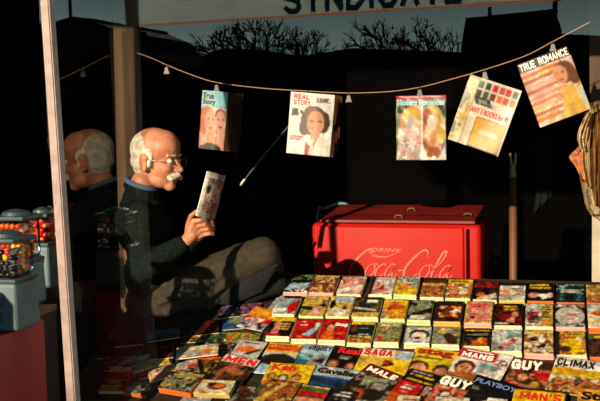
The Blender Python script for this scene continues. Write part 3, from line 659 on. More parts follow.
mg('scarlet magazine with small white lettering at the front edge', (401, 379), (424, 385), 0.13, [('bg', 'R'), ('t', .3, .12, .9, .2, 1, 'W'), ('t', .2, .26, .85, .34, 1, 'W'), ('t', .2, .42, .6, .48, 1, 'P'), ('r', 0, .6, 1, 1, 'o')], off=O3)
mg('pale worn magazine at the bottom edge, left of the ivory one', (399, 394), (421, 396), 0.08, [('bg', 'C'), ('t', .25, .25, .9, .6, 2, 'r')], off=O3 + .006, thick=.008)
mg('ivory magazine at the bottom edge below the brown photo cover', (436, 396), (470, 397.5), 0.08, [('bg', 'e'), ('r', .1, .2, .9, .9, 'C')], off=O3 + .002)
mg('blank white leaflet at the bottom edge on the midnight blue magazine', (488, 397), (508, 399), 0.06, [('bg', 'W')], off=O3 + .006)
# ---- untidy left end
mg('long pale comic spread out left of the orange wedge magazine', (177, 348), (219, 343), 359, [('bg', 'C'), N('CyegSt', 5), ('r', 0, 0, 1, .1, 'W'), ('e', .75, .6, .12, .2, 'O')], off=.02, thick=.006, edge='W')
mg('orange edged magazine under the pale comic', (186, 356.5), (222, 356), .1, [N('kOkgG', 4), ('r', 0, 0, 1, .25, 'O')], off=.006)
mg('magazine with red and white lettering beside the thick red book', (176, 363.5), (197, 358.5), .12, [('bg', 'e'), ('t', .1, .05, .95, .22, 2, 'r'), ('r', .5, .25, 1, .6, 'R'), N('kNEy', 4, (0, .4, 1, 1))], off=.012)
mg('dark patterned magazine right of the thick red spined book', (199, 361), (227, 358), .16, [N('KkyGNK', 6)], off=.006)
mg('mixed magazine with a yellow strip behind the thick red book', (129, 359), (166, 349), .1, [N('kEgt', 4), ('r', .8, 0, 1, 1, 'Y'), ('p', [(0, .9), (.6, .1), (.8, .1), (.8, .8)], 'g'), ('r', 0, .85, 1, 1, 'y')], off=.006)
mg('tan magazine with pale shapes in front of the yellow strip', (147, 371), (180, 362), .08, [N('PyEPFN', 5)], off=.012)
mg('grey and black comic at the far left, behind the red book with yellow letters', (104, 357), (142, 350), .1, [N('DEkRDk', 5), ('p', [(.1, 1), (.8, .3), (.9, .4), (.3, 1)], 'E')], off=.0)
mg('slate blue magazine with a letter strip near the seated man', (148, 332), (181, 327), 342, [('bg', '4a6e88'), ('t', .1, .15, .95, .5, 2, 'D'), N('DkBN', 4, (0, .6, 1, 1))], off=.006)
mg('dark magazine with a rust picture, left of the slate blue one', (118, 336), (147, 333), 347, [N('KDNkrD', 4)], off=.0)
mg('dark red and olive magazine behind the pale comic', (152, 346.5), (176, 344), .09, [N('rNKDk', 4)], off=.012)
mg('murky multicoloured magazine below the man beside the slate blue one', (184, 329), (208, 327), 343, [N('KnyDNk', 5)], off=.0)
mg('bright blue and green comic by the man\'s feet', (224, 314), (247, 312), 330, [N('BBTB', 3), ('p', [(.2, .6), (.6, .2), (1, .25), (.7, .7)], 'g')], off=.0)
mg('purple and maroon comic highest on the left end of the rack', (240, 304), (262, 302), 315, [N('VrkrV', 5)], off=.0)
mg('green and yellow comic strip below the orange lettered magazine', (228, 332), (262, 333), 341, [N('GYgGO', 5)], off=.004)
mg('steel blue magazine left of the second row', (277, 297), (285, 298), 309, [N('eEbE', 3)], off=.0)
# the diagonal orange magazine: its title runs down to the left
lay('magazine', 'orange magazine with a yellow printed title lying askew left of the second row', 'magazine', GM, (256, 306), (281, 311), .155, .004, .006,
    [('bg', 'O'), ('r', 0, 0, 1, .45, 'e8902a'), ('t', .15, .12, .9, .36, 2, 'Y'), N('RRWp', 4, (0, .46, 1, .7)), N('WVeVk', 4, (0, .7, 1, 1))], res=210)
for lab, TL, TR, bt, ops, of in (
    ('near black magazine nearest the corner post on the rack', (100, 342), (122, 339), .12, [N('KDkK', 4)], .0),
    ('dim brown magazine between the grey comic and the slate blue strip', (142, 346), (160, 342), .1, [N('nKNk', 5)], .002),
    ('shaded green and black magazine just below the dark drape', (206, 334), (230, 331), .12, [N('GDKg', 5)], .003),
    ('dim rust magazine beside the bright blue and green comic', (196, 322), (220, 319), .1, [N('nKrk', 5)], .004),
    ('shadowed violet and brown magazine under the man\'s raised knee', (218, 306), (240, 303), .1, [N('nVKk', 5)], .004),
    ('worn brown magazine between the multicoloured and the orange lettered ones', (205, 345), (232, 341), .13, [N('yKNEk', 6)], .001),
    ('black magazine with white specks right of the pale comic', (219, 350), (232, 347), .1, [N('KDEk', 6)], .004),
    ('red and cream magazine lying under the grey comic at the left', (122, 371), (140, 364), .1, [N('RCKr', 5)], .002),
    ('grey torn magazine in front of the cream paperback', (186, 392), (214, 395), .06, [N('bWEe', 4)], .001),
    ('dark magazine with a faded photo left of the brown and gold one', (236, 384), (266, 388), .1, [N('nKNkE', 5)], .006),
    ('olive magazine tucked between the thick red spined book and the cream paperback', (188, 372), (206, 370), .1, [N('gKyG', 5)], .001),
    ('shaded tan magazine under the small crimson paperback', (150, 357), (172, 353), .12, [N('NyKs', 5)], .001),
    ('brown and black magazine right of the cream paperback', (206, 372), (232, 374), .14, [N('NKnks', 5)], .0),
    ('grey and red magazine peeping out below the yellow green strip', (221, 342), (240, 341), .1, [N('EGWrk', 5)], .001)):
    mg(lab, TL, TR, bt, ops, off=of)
# thick books
def bk(label, TL, TR, bot, thick, ops, titles=(), edge='C', spine=None, off=0):
    return lay('paperback_book', label, 'book', 'thick paperbacks at the left of the rack', TL, TR, bot, thick, off, ops, titles, edge, spine, res=250)
bk('thick paperback with a red spine and orange page edges', (173, 369), (205, 374), 387.5, .026, [N('kgEkyD', 4), ('t', .3, .05, .9, .35, 3, 'y')], edge='O', spine=('R', 'R'), off=.024)
bk('orange edged paperback left of the thick red spined one', (134, 379), (156, 382), 392, .018, [N('EgkD', 4)], edge='O', spine=('R', 'k'), off=.0)
bk('cream paperback with a small brown portrait, right of the red spined one', (200, 379), (236, 380.5), 393, .02, [('bg', 'C'), N('CyCe', 3), ('e', .55, .45, .26, .26, 'N'), ('e', .6, .4, .15, .16, 'O'), ('e', .4, .3, .12, .12, 'k')], edge='y', off=.022)
bk('red paperback with yellow and black block print at the lower left', (111, 367), (137, 367), 391, .014, [('bg', 'R'), ('r', 0, 0, 1, .1, 'P'), ('r', .0, .14, 1, .19, 'P'), ('p', [(.1, .5), (.8, .4), (.9, .95), (.05, .95)], 'k'), ('t', .2, .5, .85, .7, 3, 'Y'), ('t', .05, .75, .9, .98, 3, 'Y')], edge='P', spine=('R', 'r'))
bk('small crimson paperback between the red book and the orange edged one', (139, 369), (149, 367), 378, .014, [('bg', 'M'), ('t', .2, .2, .8, .5, 2, 'P')], edge='y')
# ================================================================== STRING, CLIPS, HANGING MAGAZINES
def Ystr(px): return 3.97 - 0.17 * (px - 130) / 470
SP = [(133, 51), (150, 57.5), (167, 65), (192, 75), (217, 82.5), (260, 88), (306, 91), (349, 93), (390, 91.5), (421, 87), (452, 79), (485, 69.5), (525, 56), (552, 42), (590, 22)]
spts = [onY(x, y, Ystr(x) - 0.0) for x, y in SP]
spts[0] = onX(133, 51, XS + 0.02) if False else Vector((XS + 0.004, 3.955, spts[0].z + .01))
bm = bmesh.new(); tube(bm, catmull(spts, 6), 0.0021, 6)
tag(obj('string', bm, mat('twine', '94704a', 0.8), smooth=True), 'thin tan string the magazines hang from', 'string')
M_CLIP = mat('clip_metal', '5a5650', 0.5, metal=0.3)
M_CLIPD = mat('clip_dark', '1c1a18', 0.4)
def str_at(px):
    for (a, b_) in zip(SP, SP[1:]):
        if a[0] <= px <= b_[0]:
            f = (px - a[0]) / (b_[0] - a[0]); return a[1] + (b_[1] - a[1]) * f
def clip(px, label, dark=False, s=1.0):
    p = onY(px, str_at(px), Ystr(px))
    t = thing('paper_clip', label, 'clip', p, 'clips on the string')
    m = M_CLIPD if dark else M_CLIP
    bm = bmesh.new()   # ring over the string
    c = [(0, 0.006 * s * math.cos(a), -0.003 * s + 0.006 * s * math.sin(a)) for a in [2 * PI * k / 12 for k in range(13)]]
    tube(bm, c, 0.0014 * s, 6); obj('ring', bm, m, t)
    bm = bmesh.new()
    prism(bm, [(-0.006 * s, -0.008, -0.010 * s), (0.006 * s, -0.008, -0.010 * s), (0.008 * s, -0.008, -0.022 * s), (0.013 * s, -0.008, -0.036 * s), (-0.013 * s, -0.008, -0.036 * s), (-0.008 * s, -0.008, -0.022 * s)], (0, 0.012, 0))
    obj('jaw', bm, m, t)
clip(167, 'empty silver clip nearest the seated man', s=1.05)
clip(217, 'clip holding the first magazine beside the seated man', dark=True)
clip(308, 'clip holding the magazine with the smiling dark haired woman', dark=True)
clip(349, 'small empty clip just right of the smiling woman magazine')
clip(420, 'clip holding the crumpled magazine with the embracing couple', dark=True)
clip(485, 'clip holding the magazine with the book offer')
clip(553, 'clip holding the rightmost tilted magazine with orange stripes', dark=False)

def hang(label, TL, TR, BL, Y, thick, ops, titles, bend=None, edge='C', yaw=0.0, res=300, curl_pages=0.0, back=None):
    """hanging magazine: corners in the picture plane at distance Y; faces the street"""
    SEED[0] += 1
    a = onY(*TL, Y); b = onY(*TR, Y)
    n = Vector((math.sin(yaw), -math.cos(yaw), 0))
    if yaw:       # let the right edge swing back
        d = ray(*TR); b = CAM_POS + d * ((a - CAM_POS).dot(n) / d.dot(n))
    u = (b - a).normalized(); up = n.cross(u).normalized()
    c = onY(*BL, Y); h = (a - c).length
    M = Matrix(((u.x, up.x, n.x, a.x), (u.y, up.y, n.y, a.y), (u.z, up.z, n.z, a.z), (0, 0, 0, 1)))
    if (M.to_3x3() @ Vector((0, 1, 0))).z < 0: pass
    w = (b - a).length
    t = thing('hanging_magazine', label, 'magazine', (0, 0, 0), 'magazines clipped to the string'); t.matrix_world = M @ Matrix.Translation((0, 0, -thick))
    slab('pages', w, h, 0, thick - 0.001, pages_mat(edge), t, lift=bend, nx=24, ny=12)
    raster_sheet('front_cover', w, h, thick, ops, t, int(w * res), int(h * res), SEED[0], bend, M_COVER, grain=.1, gain=.66, mott=.28)
    for T in titles: lettering(t, w, h, thick, T, bend)
    if curl_pages:   # loose pages curling away along the right side
        bm = bmesh.new(); cols = []
        for k in range(3):
            prev = None
            for j in range(9):
                v = j / 8; wob = math.sin(v * 9 + k) * 0.004
                p0 = Vector((w - 0.002, -h * v, thick * (1 - k * .4) - 0.003 + (bend(1, v) if bend else 0))); p1 = Vector((w + curl_pages * (0.5 + .25 * k) + wob, -h * v - 0.002, -0.012 - 0.02 * k + wob + (bend(1, v) if bend else 0)))
                r_ = (bm.verts.new(p0), bm.verts.new((p0 + p1) / 2 + Vector((0, 0, 0.006))), bm.verts.new(p1))
                if prev:
                    for i in range(2): bm.faces.new((prev[i], prev[i + 1], r_[i + 1], r_[i]))
                prev = r_
        bmesh.ops.solidify(bm, geom=bm.faces[:], thickness=0.0008)
        obj('loose_pages', bm, pages_mat(back or 's'), t, smooth=True)
    return t
bnd = lambda c, w0=0.5: (lambda u, v: -c * max(0, u - w0) ** 2 - 0.003 * math.sin(v * 5) * u)
hang('hanging magazine with a pale blue head and two faces close together', (202.5, 90), (226.5, 92), (202, 149), Ystr(215) - .01, 0.009,
     [('bg', 'F'), ('r', 0, 0, 1, .28, '9ad4dc'), N('FPFp', 3, (0, .3, 1, 1)), ('e', .24, .42, .30, .16, 'o'), ('e', .14, .55, .2, .2, 'o'),
      ('e', .4, .52, .22, .21, 'S'), ('p', [(.3, .6), (.6, .65), (.7, .9), (.3, .9)], 'S'), ('e', .33, .47, .05, .015, 'n'), ('e', .52, .48, .05, .015, 'n'), ('e', .45, .63, .08, .02, 'R'),
      ('e', .78, .4, .2, .1, 'N'), ('e', .8, .5, .17, .18, 'P'), ('p', [(.7, .6), (1, .6), (1, 1), (.75, 1)], 'P'), ('e', .73, .47, .04, .014, 'n'), ('e', .9, .47, .04, .014, 'n'), ('e', .82, .6, .07, .02, 'R'),
      ('e', .45, 1.0, .45, .12, 'k'), ('t', .05, .68, .25, .95, 6, 'p')],
     [('True', .04, .03, .5, .14, 'K', .03, 0), ('Story', .04, .14, .58, .26, 'K', .03, 0)], bnd(.09, .55), edge='y', curl_pages=0.045, back='n')
hang('hanging white magazine with a dark haired smiling woman', (291, 91.5), (334, 95), (288, 153), Ystr(310) - .01, 0.008,
     [('bg', 'f4f0ea'), ('t', .62, .07, .95, .15, 3, 'n'), ('p', [(.05, .27), (.2, .25), (.22, .37), (.06, .39)], 'k'), ('e', .28, .31, .04, .03, 'k'),
      ('e', .58, .44, .3, .24, 'n'), ('e', .38, .56, .13, .13, 'n'), ('e', .82, .46, .12, .17, 'n'), ('e', .5, .3, .15, .1, 'N'), ('e', .62, .47, .2, .19, 'S'),
      ('p', [(.52, .6), (.74, .6), (.76, .74), (.55, .74)], 'S'), ('e', .53, .45, .05, .016, 'n'), ('e', .72, .45, .05, .016, 'n'), ('e', .63, .575, .09, .024, 'R'), ('e', .63, .573, .06, .01, 'W'),
      ('p', [(.4, 1), (.5, .72), (.64, .8), (.75, .68), (1, .8), (1, 1)], 'W'), ('p', [(.42, .78), (.54, .85), (.5, 1), (.42, 1)], 'R'), ('p', [(.6, .82), (.66, .72), (.68, .74), (.62, .9)], 'R'), ('t', .05, .69, .38, .78, 2, 'R')],
     [('REAL', .08, .025, .44, .11, 'R', .03, 0), ('STORY', .08, .12, .48, .205, 'R', .03, 0)], bnd(.10, .6), edge='y', curl_pages=0.015, back='n')
hang('hanging magazine with a crumpled cover of an embracing couple', (396, 96), (446, 95), (395, 160), Ystr(420) - .01, 0.005,
     [('bg', 'E'), N('gEkG', 4, (0, .12, 1, .5)), ('r', 0, 0, 1, .05, 'M'), ('t', .05, .01, .95, .04, 1, 'W'), ('e', .38, .4, .3, .26, 'S'), N('PFe', 4, (.02, .5, .55, 1)), ('e', .3, .3, .18, .1, 'y'), ('e', .28, .42, .1, .1, 'e'),
      ('p', [(.0, 1), (.1, .6), (.45, .5), (.55, 1)], 'e8c8cc'), N('PeVFPe', 6, (.05, .62, .52, 1)), ('e', .72, .4, .22, .26, 'y'), ('e', .62, .4, .12, .2, 's'), ('e', .74, .72, .2, .26, 's'), ('e', .72, .6, .17, .2, 'S'), ('e', .74, .42, .12, .12, 'F'),
      ('p', [(.55, .8), (.62, .95), (.85, .98), (.98, .78), (1, 1), (.5, 1)], 'W'), ('e', .9, .55, .1, .2, 'y'), ('r', .0, .1, .04, 1, 'g'), ('r', .5, .1, .54, 1, 'f4e8e8')],
     [('Modern Romances', .03, .055, .97, .155, 't', .035, 0)], lambda u, v: 0.003 * math.sin(u * 23 + v * 7) * v + 0.003 * math.sin(u * 11 - v * 17), edge='C')
hang('tilted back cover with a book offer and a yellow coupon box', (470.5, 74), (522, 91), (449, 139.5), Ystr(485) - .01, 0.004,
     [('bg', 'e8dcc8'), ('r', 0, 0, .22, 1, 'a89c80'), N('ECyC', 4, (0, .05, .2, 1))] +
     [('r', .22 + .13 * i, .04 + .13 * j, .32 + .13 * i, .14 + .13 * j, c) for j, row in enumerate(('GDRoRG', 'DGNORO')) for i, c in enumerate(row)] +
     [('p', [(.2, .28), (.5, .27), (.6, .37), (.28, .38)], 'K'), ('p', [(.28, .3), (.45, .29), (.5, .35), (.32, .36)], 'E'), ('t', .5, .32, .75, .4, 3, 'E'), ('r', .36, .54, .97, 1.0, 'N'), ('r', .38, .555, .95, .98, 'e0a820'),
      ('r', .5, .72, .86, .78, 'e')],
     [('ANY 3 BOOKS for 99', .22, .42, .95, .51, 'R', .04, 0)], lambda u, v: 0.006 * math.sin(u * 5 + v * 3), edge='y')
hang('tilted hanging magazine with orange stripes, rightmost and highest on the string', (516.5, 65), (567, 45), (541, 127.5), Ystr(545) - .01, 0.011,
     [('bg', 'F'), ('n', 0, .12, 1, 1, 'FyFP', 3), ('r', .0, .0, 1, .15, 'k')] +
     [('p', [(0, y0), (.72, y0 - .03), (.72, y0 + .02), (0, y0 + .05)], c) for y0, c in ((.2, 'O'), (.29, 'o'), (.38, 'P'), (.45, 'o'), (.55, 'p'), (.63, 'O'), (.71, 'y'), (.79, 'o'), (.88, 'O'))] +
     [('e', .78, .35, .2, .17, 'N'), ('e', .7, .36, .13, .14, 'S'), ('e', .92, .45, .1, .12, 'N'), ('e', .64, .33, .03, .012, 'n'), ('e', .75, .34, .03, .012, 'n'), ('e', .69, .44, .05, .014, 'R'),
      ('p', [(.5, 1), (.62, .55), (.85, .55), (.95, .8), (.9, 1)], 'e0b440'), ('p', [(.85, .6), (1, .65), (1, .9), (.92, .9)], 'e'), ('p', [(.3, .78), (.6, .6), (.62, .72)], 'S')],
     [('TRUE ROMANCE', .03, .02, .97, .135, 'W', .03, 0)], bnd(.05, .4), edge='N')

# ================================================================== COOLER
Yc = 4.75
c0 = onY(311, 222, Yc); c1 = onY(481, 222, Yc)
W = c1.x - c0.x; ztop = c0.z - 0.005; D = 0.42
M_RED = mat('cooler_red_enamel', (0.42, 0.008, 0.0035), 0.5, spec=0.15, noise=0.12, nscale=5)
ck = thing('drinks_cooler', 'red chest cooler with flowing script lettering behind the magazines', 'cooler', (c0.x, Yc, 0.03))
zt = ztop - 0.03
bm = bmesh.new(); box(bm, (0, 0, 0.12), (W, D, zt), bev=0.026, seg=5)
obj('body', bm, M_RED, ck, smooth=False)
for f in ck.children[0].data.polygons: f.use_smooth = True
bm = bmesh.new(); gx = onY(466, 240, Yc).x - c0.x
box(bm, (0.03, -0.012, 0.16), (gx - 0.008, 0.01, zt - 0.012), bev=0.011, seg=4); o = obj('front_panel', bm, M_RED, ck, smooth=True)
bm = bmesh.new(); box(bm, (gx, -0.004, 0.13), (gx + 0.018, 0.004, zt - 0.02), bev=0.003); obj('groove', bm, mat('groove_dark_red', (0.03, 0.001, 0.001), 0.9, spec=0.0), ck)
bm = bmesh.new(); box(bm, (0.05, 0.04, 0), (W - 0.05, D - 0.04, 0.12)); obj('base', bm, M_BLACK, ck)
# lid: slightly sloping, front edge low
l0 = onY(320, 220.5, Yc - 0.01).x - c0.x; l1 = onY(475, 221, Yc - 0.01).x - c0.x
def lidz(y): return zt + 0.006 + y * 0.09
bm = bmesh.new()
prism(bm, [(l0, -0.015, lidz(0)), (l0, D - 0.01, lidz(D)), (l0, D - 0.01, lidz(D) + 0.012), (l0, -0.015, lidz(0) + 0.012)], (l1 - l0, 0, 0))
bmesh.ops.bevel(bm, geom=bm.edges[:], offset=0.003, segments=2, affect='EDGES')
lid = obj('lid', bm, mat('lid_red', (0.22, 0.006, 0.005), 0.5, noise=0.4, nscale=4, col2=(0.13, .005, .005)), ck)
for xx, yy in ((onY(402, 215, Yc).x - c0.x, 0.25), (onY(396, 215, Yc).x - c0.x, 0.06), (l1 - 0.05, 0.12)):
    bm = bmesh.new(); tube(bm, [(xx - .02, yy, lidz(yy) + .010), (xx - .014, yy, lidz(yy) + .024), (xx + .014, yy, lidz(yy) + .024), (xx + .02, yy, lidz(yy) + .010)], .004, 6); obj('catch', bm, mat('worn_metal', '8a6a50', .4, metal=.5), lid)
bm = bmesh.new(); gy = 0.02
box(bm, (l0 + .02, .11, lidz(.11) + .009), (l1 - .02, .118, lidz(.11) + .016)); obj('hinge_strip', bm, mat('groove_dark_red', None), lid)
# script lettering: strokes of changing width
M_SCR = mat('script_paint_highlight', 'cc5c48', 0.5)  # worn paint, with highlights on the raised script put into the colour
def stroke(bm, pts, w0, w1, X0, Z0, S, slant=0.42, y=-0.0125):
    P = catmull([(p[0], p[1], 0) for p in pts], 7); n = len(P); L_, R_ = [], []
    for i, p in enumerate(P):
        t = (P[min(i + 1, n - 1)] - P[max(i - 1, 0)]).normalized(); f = i / (n - 1)
        wd = .6 * w0 + .72 * (w1 - w0) * math.sin(PI * f) ; nn = Vector((-t.y, t.x, 0))
        for lst, sg_ in ((L_, 1), (R_, -1)):
            q = p + nn * wd * sg_; lst.append((X0 + (q.x + slant * q.y) * S, y, Z0 + q.y * S * 1.05))
    for k in range(n - 1):
        prism(bm, [L_[k], L_[k + 1], R_[k + 1], R_[k]], (0, -0.004, 0))
xa = onY(347, 265, Yc - .012).x - c0.x; xb = onY(456, 265, Yc - .012).x - c0.x
S = (xb - xa) / 7.9; Z0 = onY(400, 279, Yc - .012).z - 0.025
bm = bmesh.new()
def C(ox, h=1.9):
    stroke(bm, [(ox + 1.25, h * .78), (ox + 1.15, h * .98), (ox + .75, h), (ox + .2, h * .62), (ox + .0, h * .3), (ox + .25, .0), (ox + .8, .15), (ox + 1.15, .45)], .03, .13, xa, Z0, S)
def o_(ox): stroke(bm, [(ox + .5, .95), (ox + .15, .85), (ox + .02, .4), (ox + .2, .02), (ox + .5, .1), (ox + .65, .5), (ox + .5, .95), (ox + .8, .85)], .03, .09, xa, Z0, S)
def c_(ox): stroke(bm, [(ox + .6, .8), (ox + .4, .97), (ox + .1, .7), (ox + .03, .3), (ox + .25, .0), (ox + .7, .3)], .03, .1, xa, Z0, S)
def a_(ox):
    stroke(bm, [(ox + .6, .85), (ox + .3, .95), (ox + .03, .45), (ox + .2, .02), (ox + .5, .4), (ox + .62, .9)], .03, .09, xa, Z0, S)
    stroke(bm, [(ox + .62, .95), (ox + .55, .3), (ox + .7, .0), (ox + .95, .3)], .03, .1, xa, Z0, S)
C(0); o_(1.2); c_(1.95); a_(2.65)
stroke(bm, [(3.55, .5), (3.9, .55)], .05, .08, xa, Z0, S)
C(4.0); o_(5.15)
stroke(bm, [(5.85, .3), (6.4, 1.2), (6.5, 1.8), (6.3, 1.85), (6.15, 1.3), (6.05, .4), (6.2, .0), (6.55, .3)], .03, .12, xa, Z0, S)
a_(6.6)
stroke(bm, [(.75, 1.9), (1.5, 1.5), (2.3, 1.45), (3.1, 1.75)], .02, .07, xa, Z0, S)          # swash of the first C
stroke(bm, [(4.4, .05), (5.4, -.35), (6.6, -.2), (7.6, .1)], .02, .07, xa, Z0, S)
obj('script_lettering', bm, M_SCR, ck)
me = text_mesh('DRINK', bold=.02, shear=.3, spacing=1.15)
dx0 = onY(371, 250, Yc - .012).x - c0.x; dx1 = onY(402, 250, Yc - .012).x - c0.x; dz = onY(385, 252, Yc - .012).z - .03
for v in me.vertices: v.co = Vector((dx0 + v.co.x * (dx1 - dx0), -0.0135, dz + v.co.y * .02))
link_mesh('small_lettering', me, M_SCR, ck)

# teal curved scoop handle behind the cooler's left end
bm = bmesh.new(); Yt = Yc + D + .03
P = [onY(318, 212, Yt), onY(324, 209, Yt), onY(332, 205.5, Yt), onY(340, 203.5, Yt), onY(347, 205, Yt), onY(349, 212, Yt), onY(349, 240, Yt)]
P = [onY(316, 260, Yt)] + P
tube(bm, catmull(P, 5), 0.010, 8)
q = onY(316, 260, Yt); q2 = onY(349, 240, Yt)
cone(bm, (q.x, q.y, .03), q, .012, .013, 8); cone(bm, (q2.x, q2.y, .03), q2, .012, .013, 8)
tag(obj('chair_back', bm, mat('teal_tube', '3c6c78', .45), smooth=True), 'curved teal tubular chair back poking up behind the cooler', 'chair')

# ================================================================== STICKS, RAG, NEWSPAPERS
p = onY(513, 153, 4.9)
t = thing('broom_handle', 'upright wooden handle with a metal end, right of the cooler', 'broom handle', (p.x, 4.9, .03))
zz = lambda py: onY(513, py, 4.9).z - .03
bm = bmesh.new(); cone(bm, (0, 0, 0), (0, 0, zz(177)), .021, .019, 12); obj('shaft', bm, mat('broom_wood', '6a4426', .6, noise=.4, nscale=20, stretch=(1, 1, .1)), t, True)
bm = bmesh.new(); cone(bm, (0, 0, zz(177)), (0, 0, zz(164)), .021, .014, 12); obj('ferrule', bm, mat('worn_metal', None), t)
bm = bmesh.new()
for sx_ in (-.008, .008): cone(bm, (sx_, 0, zz(166)), (sx_ * 1.6, 0, zz(153)), .007, .006, 8)
obj('prong', bm, mat('worn_metal', None), t)
# dark cloth hanging beyond it
bm = bmesh.new(); a = onY(532, 138, 7.35); b = onY(552, 215, 7.35); prev = None
for i in range(13):
    u = i / 12; x = a.x + (b.x - a.x) * u
    col_ = [bm.verts.new((x + .03 * math.sin(v * 3) * (1 - u), 7.37 + .02 * math.sin(u * 14 + v * 2), a.z + (b.z - a.z) * v * (1 - .25 * u))) for v in [k / 10 for k in range(11)]]
    if prev:
        for k in range(10): bm.faces.new((prev[k], prev[k + 1], col_[k + 1], col_[k]))
    prev = col_
bmesh.ops.solidify(bm, geom=bm.faces[:], thickness=.004)
tag(obj('hanging_cloth', bm, mat('dark_green_cloth', (.006, .012, .008), .9), smooth=True), 'dark green cloth hanging in the gloom right of the wooden handle', 'cloth')
# thin metal rod hanging askew in the dark
bm = bmesh.new(); tube(bm, [onY(240.5, 185, 4.3), onY(264, 155, 4.3), onY(292, 122, 4.3), onY(318, 93, 4.25)], [.0045, .004, .003, .0025], 8)
t = tag(obj('thin_rod', bm, mat('teal_grey_metal', '4a6a70', .4, metal=.3), smooth=True), 'thin grey rod slanting in the dark between the first two hanging magazines', 'rod')
bm = bmesh.new(); tube(bm, [onY(240, 185.6, 4.3), onY(245, 179, 4.3)], .0055, 8); obj('tip', bm, mat('white_tip', 'd8d4c8', .5), t)
# bundle of newspapers hanging at the right edge
def newspaper(label, outline, Y, cols, seed, thick=.006):
    rnd = random.Random(seed)
    pts = [onY(x, y, Y) for x, y in outline]
    bm = bmesh.new(); n = len(pts)
    # crumpled sheet: long strips between the left and right outline
    k = n // 2; Lf = catmull(pts[:k], 5); Rt = catmull(pts[k:][::-1], 5); m_ = min(len(Lf), len(Rt)); grid = []
    for j in range(m_):
        row = []
        for i in range(9):
            u = i / 8; q = Lf[j].lerp(Rt[j], u); q = q + Vector((0, .018 * math.sin(u * 11 + seed + j * .12) + .008 * rnd.uniform(-1, 1), 0)); row.append(bm.verts.new(q))
        grid.append(row)
    fs = []
    for j in range(m_ - 1):
        for i in range(8): fs.append(bm.faces.new((grid[j][i], grid[j + 1][i], grid[j + 1][i + 1], grid[j][i + 1])))
    bmesh.ops.solidify(bm, geom=fs, thickness=thick)
    return tag(obj('newspaper', bm, mat('newsprint_%d' % seed, cols[0], .85, noise=.5, nscale=22, col2=cols[1], stretch=(3, 1, .25), bump=.5, spec=.2), smooth=True), label, 'newspaper', 'newspapers bundled at the right edge')
newspaper('outer crumpled cream newspaper hanging at the right edge', [(586, 104), (580, 135), (578, 165), (584, 200), (588, 212), (612, 100), (612, 135), (612, 165), (612, 200), (612, 232)][0:5] + [(612, 232), (612, 200), (612, 165), (612, 135), (600, 100)], 3.86, ('b8a078', '6a4c30'), 1)
newspaper('pinkish folded newspaper corner sticking out to the left of the bundle', [(583, 140), (576, 149), (569, 157), (575, 166), (583, 182), (588, 180), (587, 168), (588, 158), (588, 150), (586, 138)], 3.82, ('e0a070', 'c8825a'), 2, .004)
newspaper('narrow tan newspaper strip at the front of the bundle', [(590, 106), (586, 130), (583, 150), (585, 175), (588, 186), (594, 190), (593, 172), (594, 150), (597, 128), (599, 104)], 3.79, ('c8aa78', '8a6a44'), 3, .003)
newspaper('pale ragged newspaper tail at the foot of the bundle', [(588, 183), (586, 192), (588, 200), (590, 209), (593, 214), (606, 216), (606, 208), (606, 200), (604, 192), (602, 183)], 3.82, ('dccca8', 'a08c68'), 4, .004)

newspaper('dark gold newspaper strip deep in the bundle', [(594, 112), (590, 140), (590, 165), (592, 190), (595, 206), (600, 208), (600, 190), (600, 165), (600, 140), (602, 110)], 3.74, ('a8763c', '4e3018'), 5, .003)
newspaper('thin cream newspaper edge curling out near the top of the bundle', [(587, 112), (581, 124), (577, 136), (579, 146), (582, 152), (586, 150), (584, 144), (584, 136), (587, 126), (592, 112)], 3.77, ('e8d8b0', 'b89468'), 6, .003)
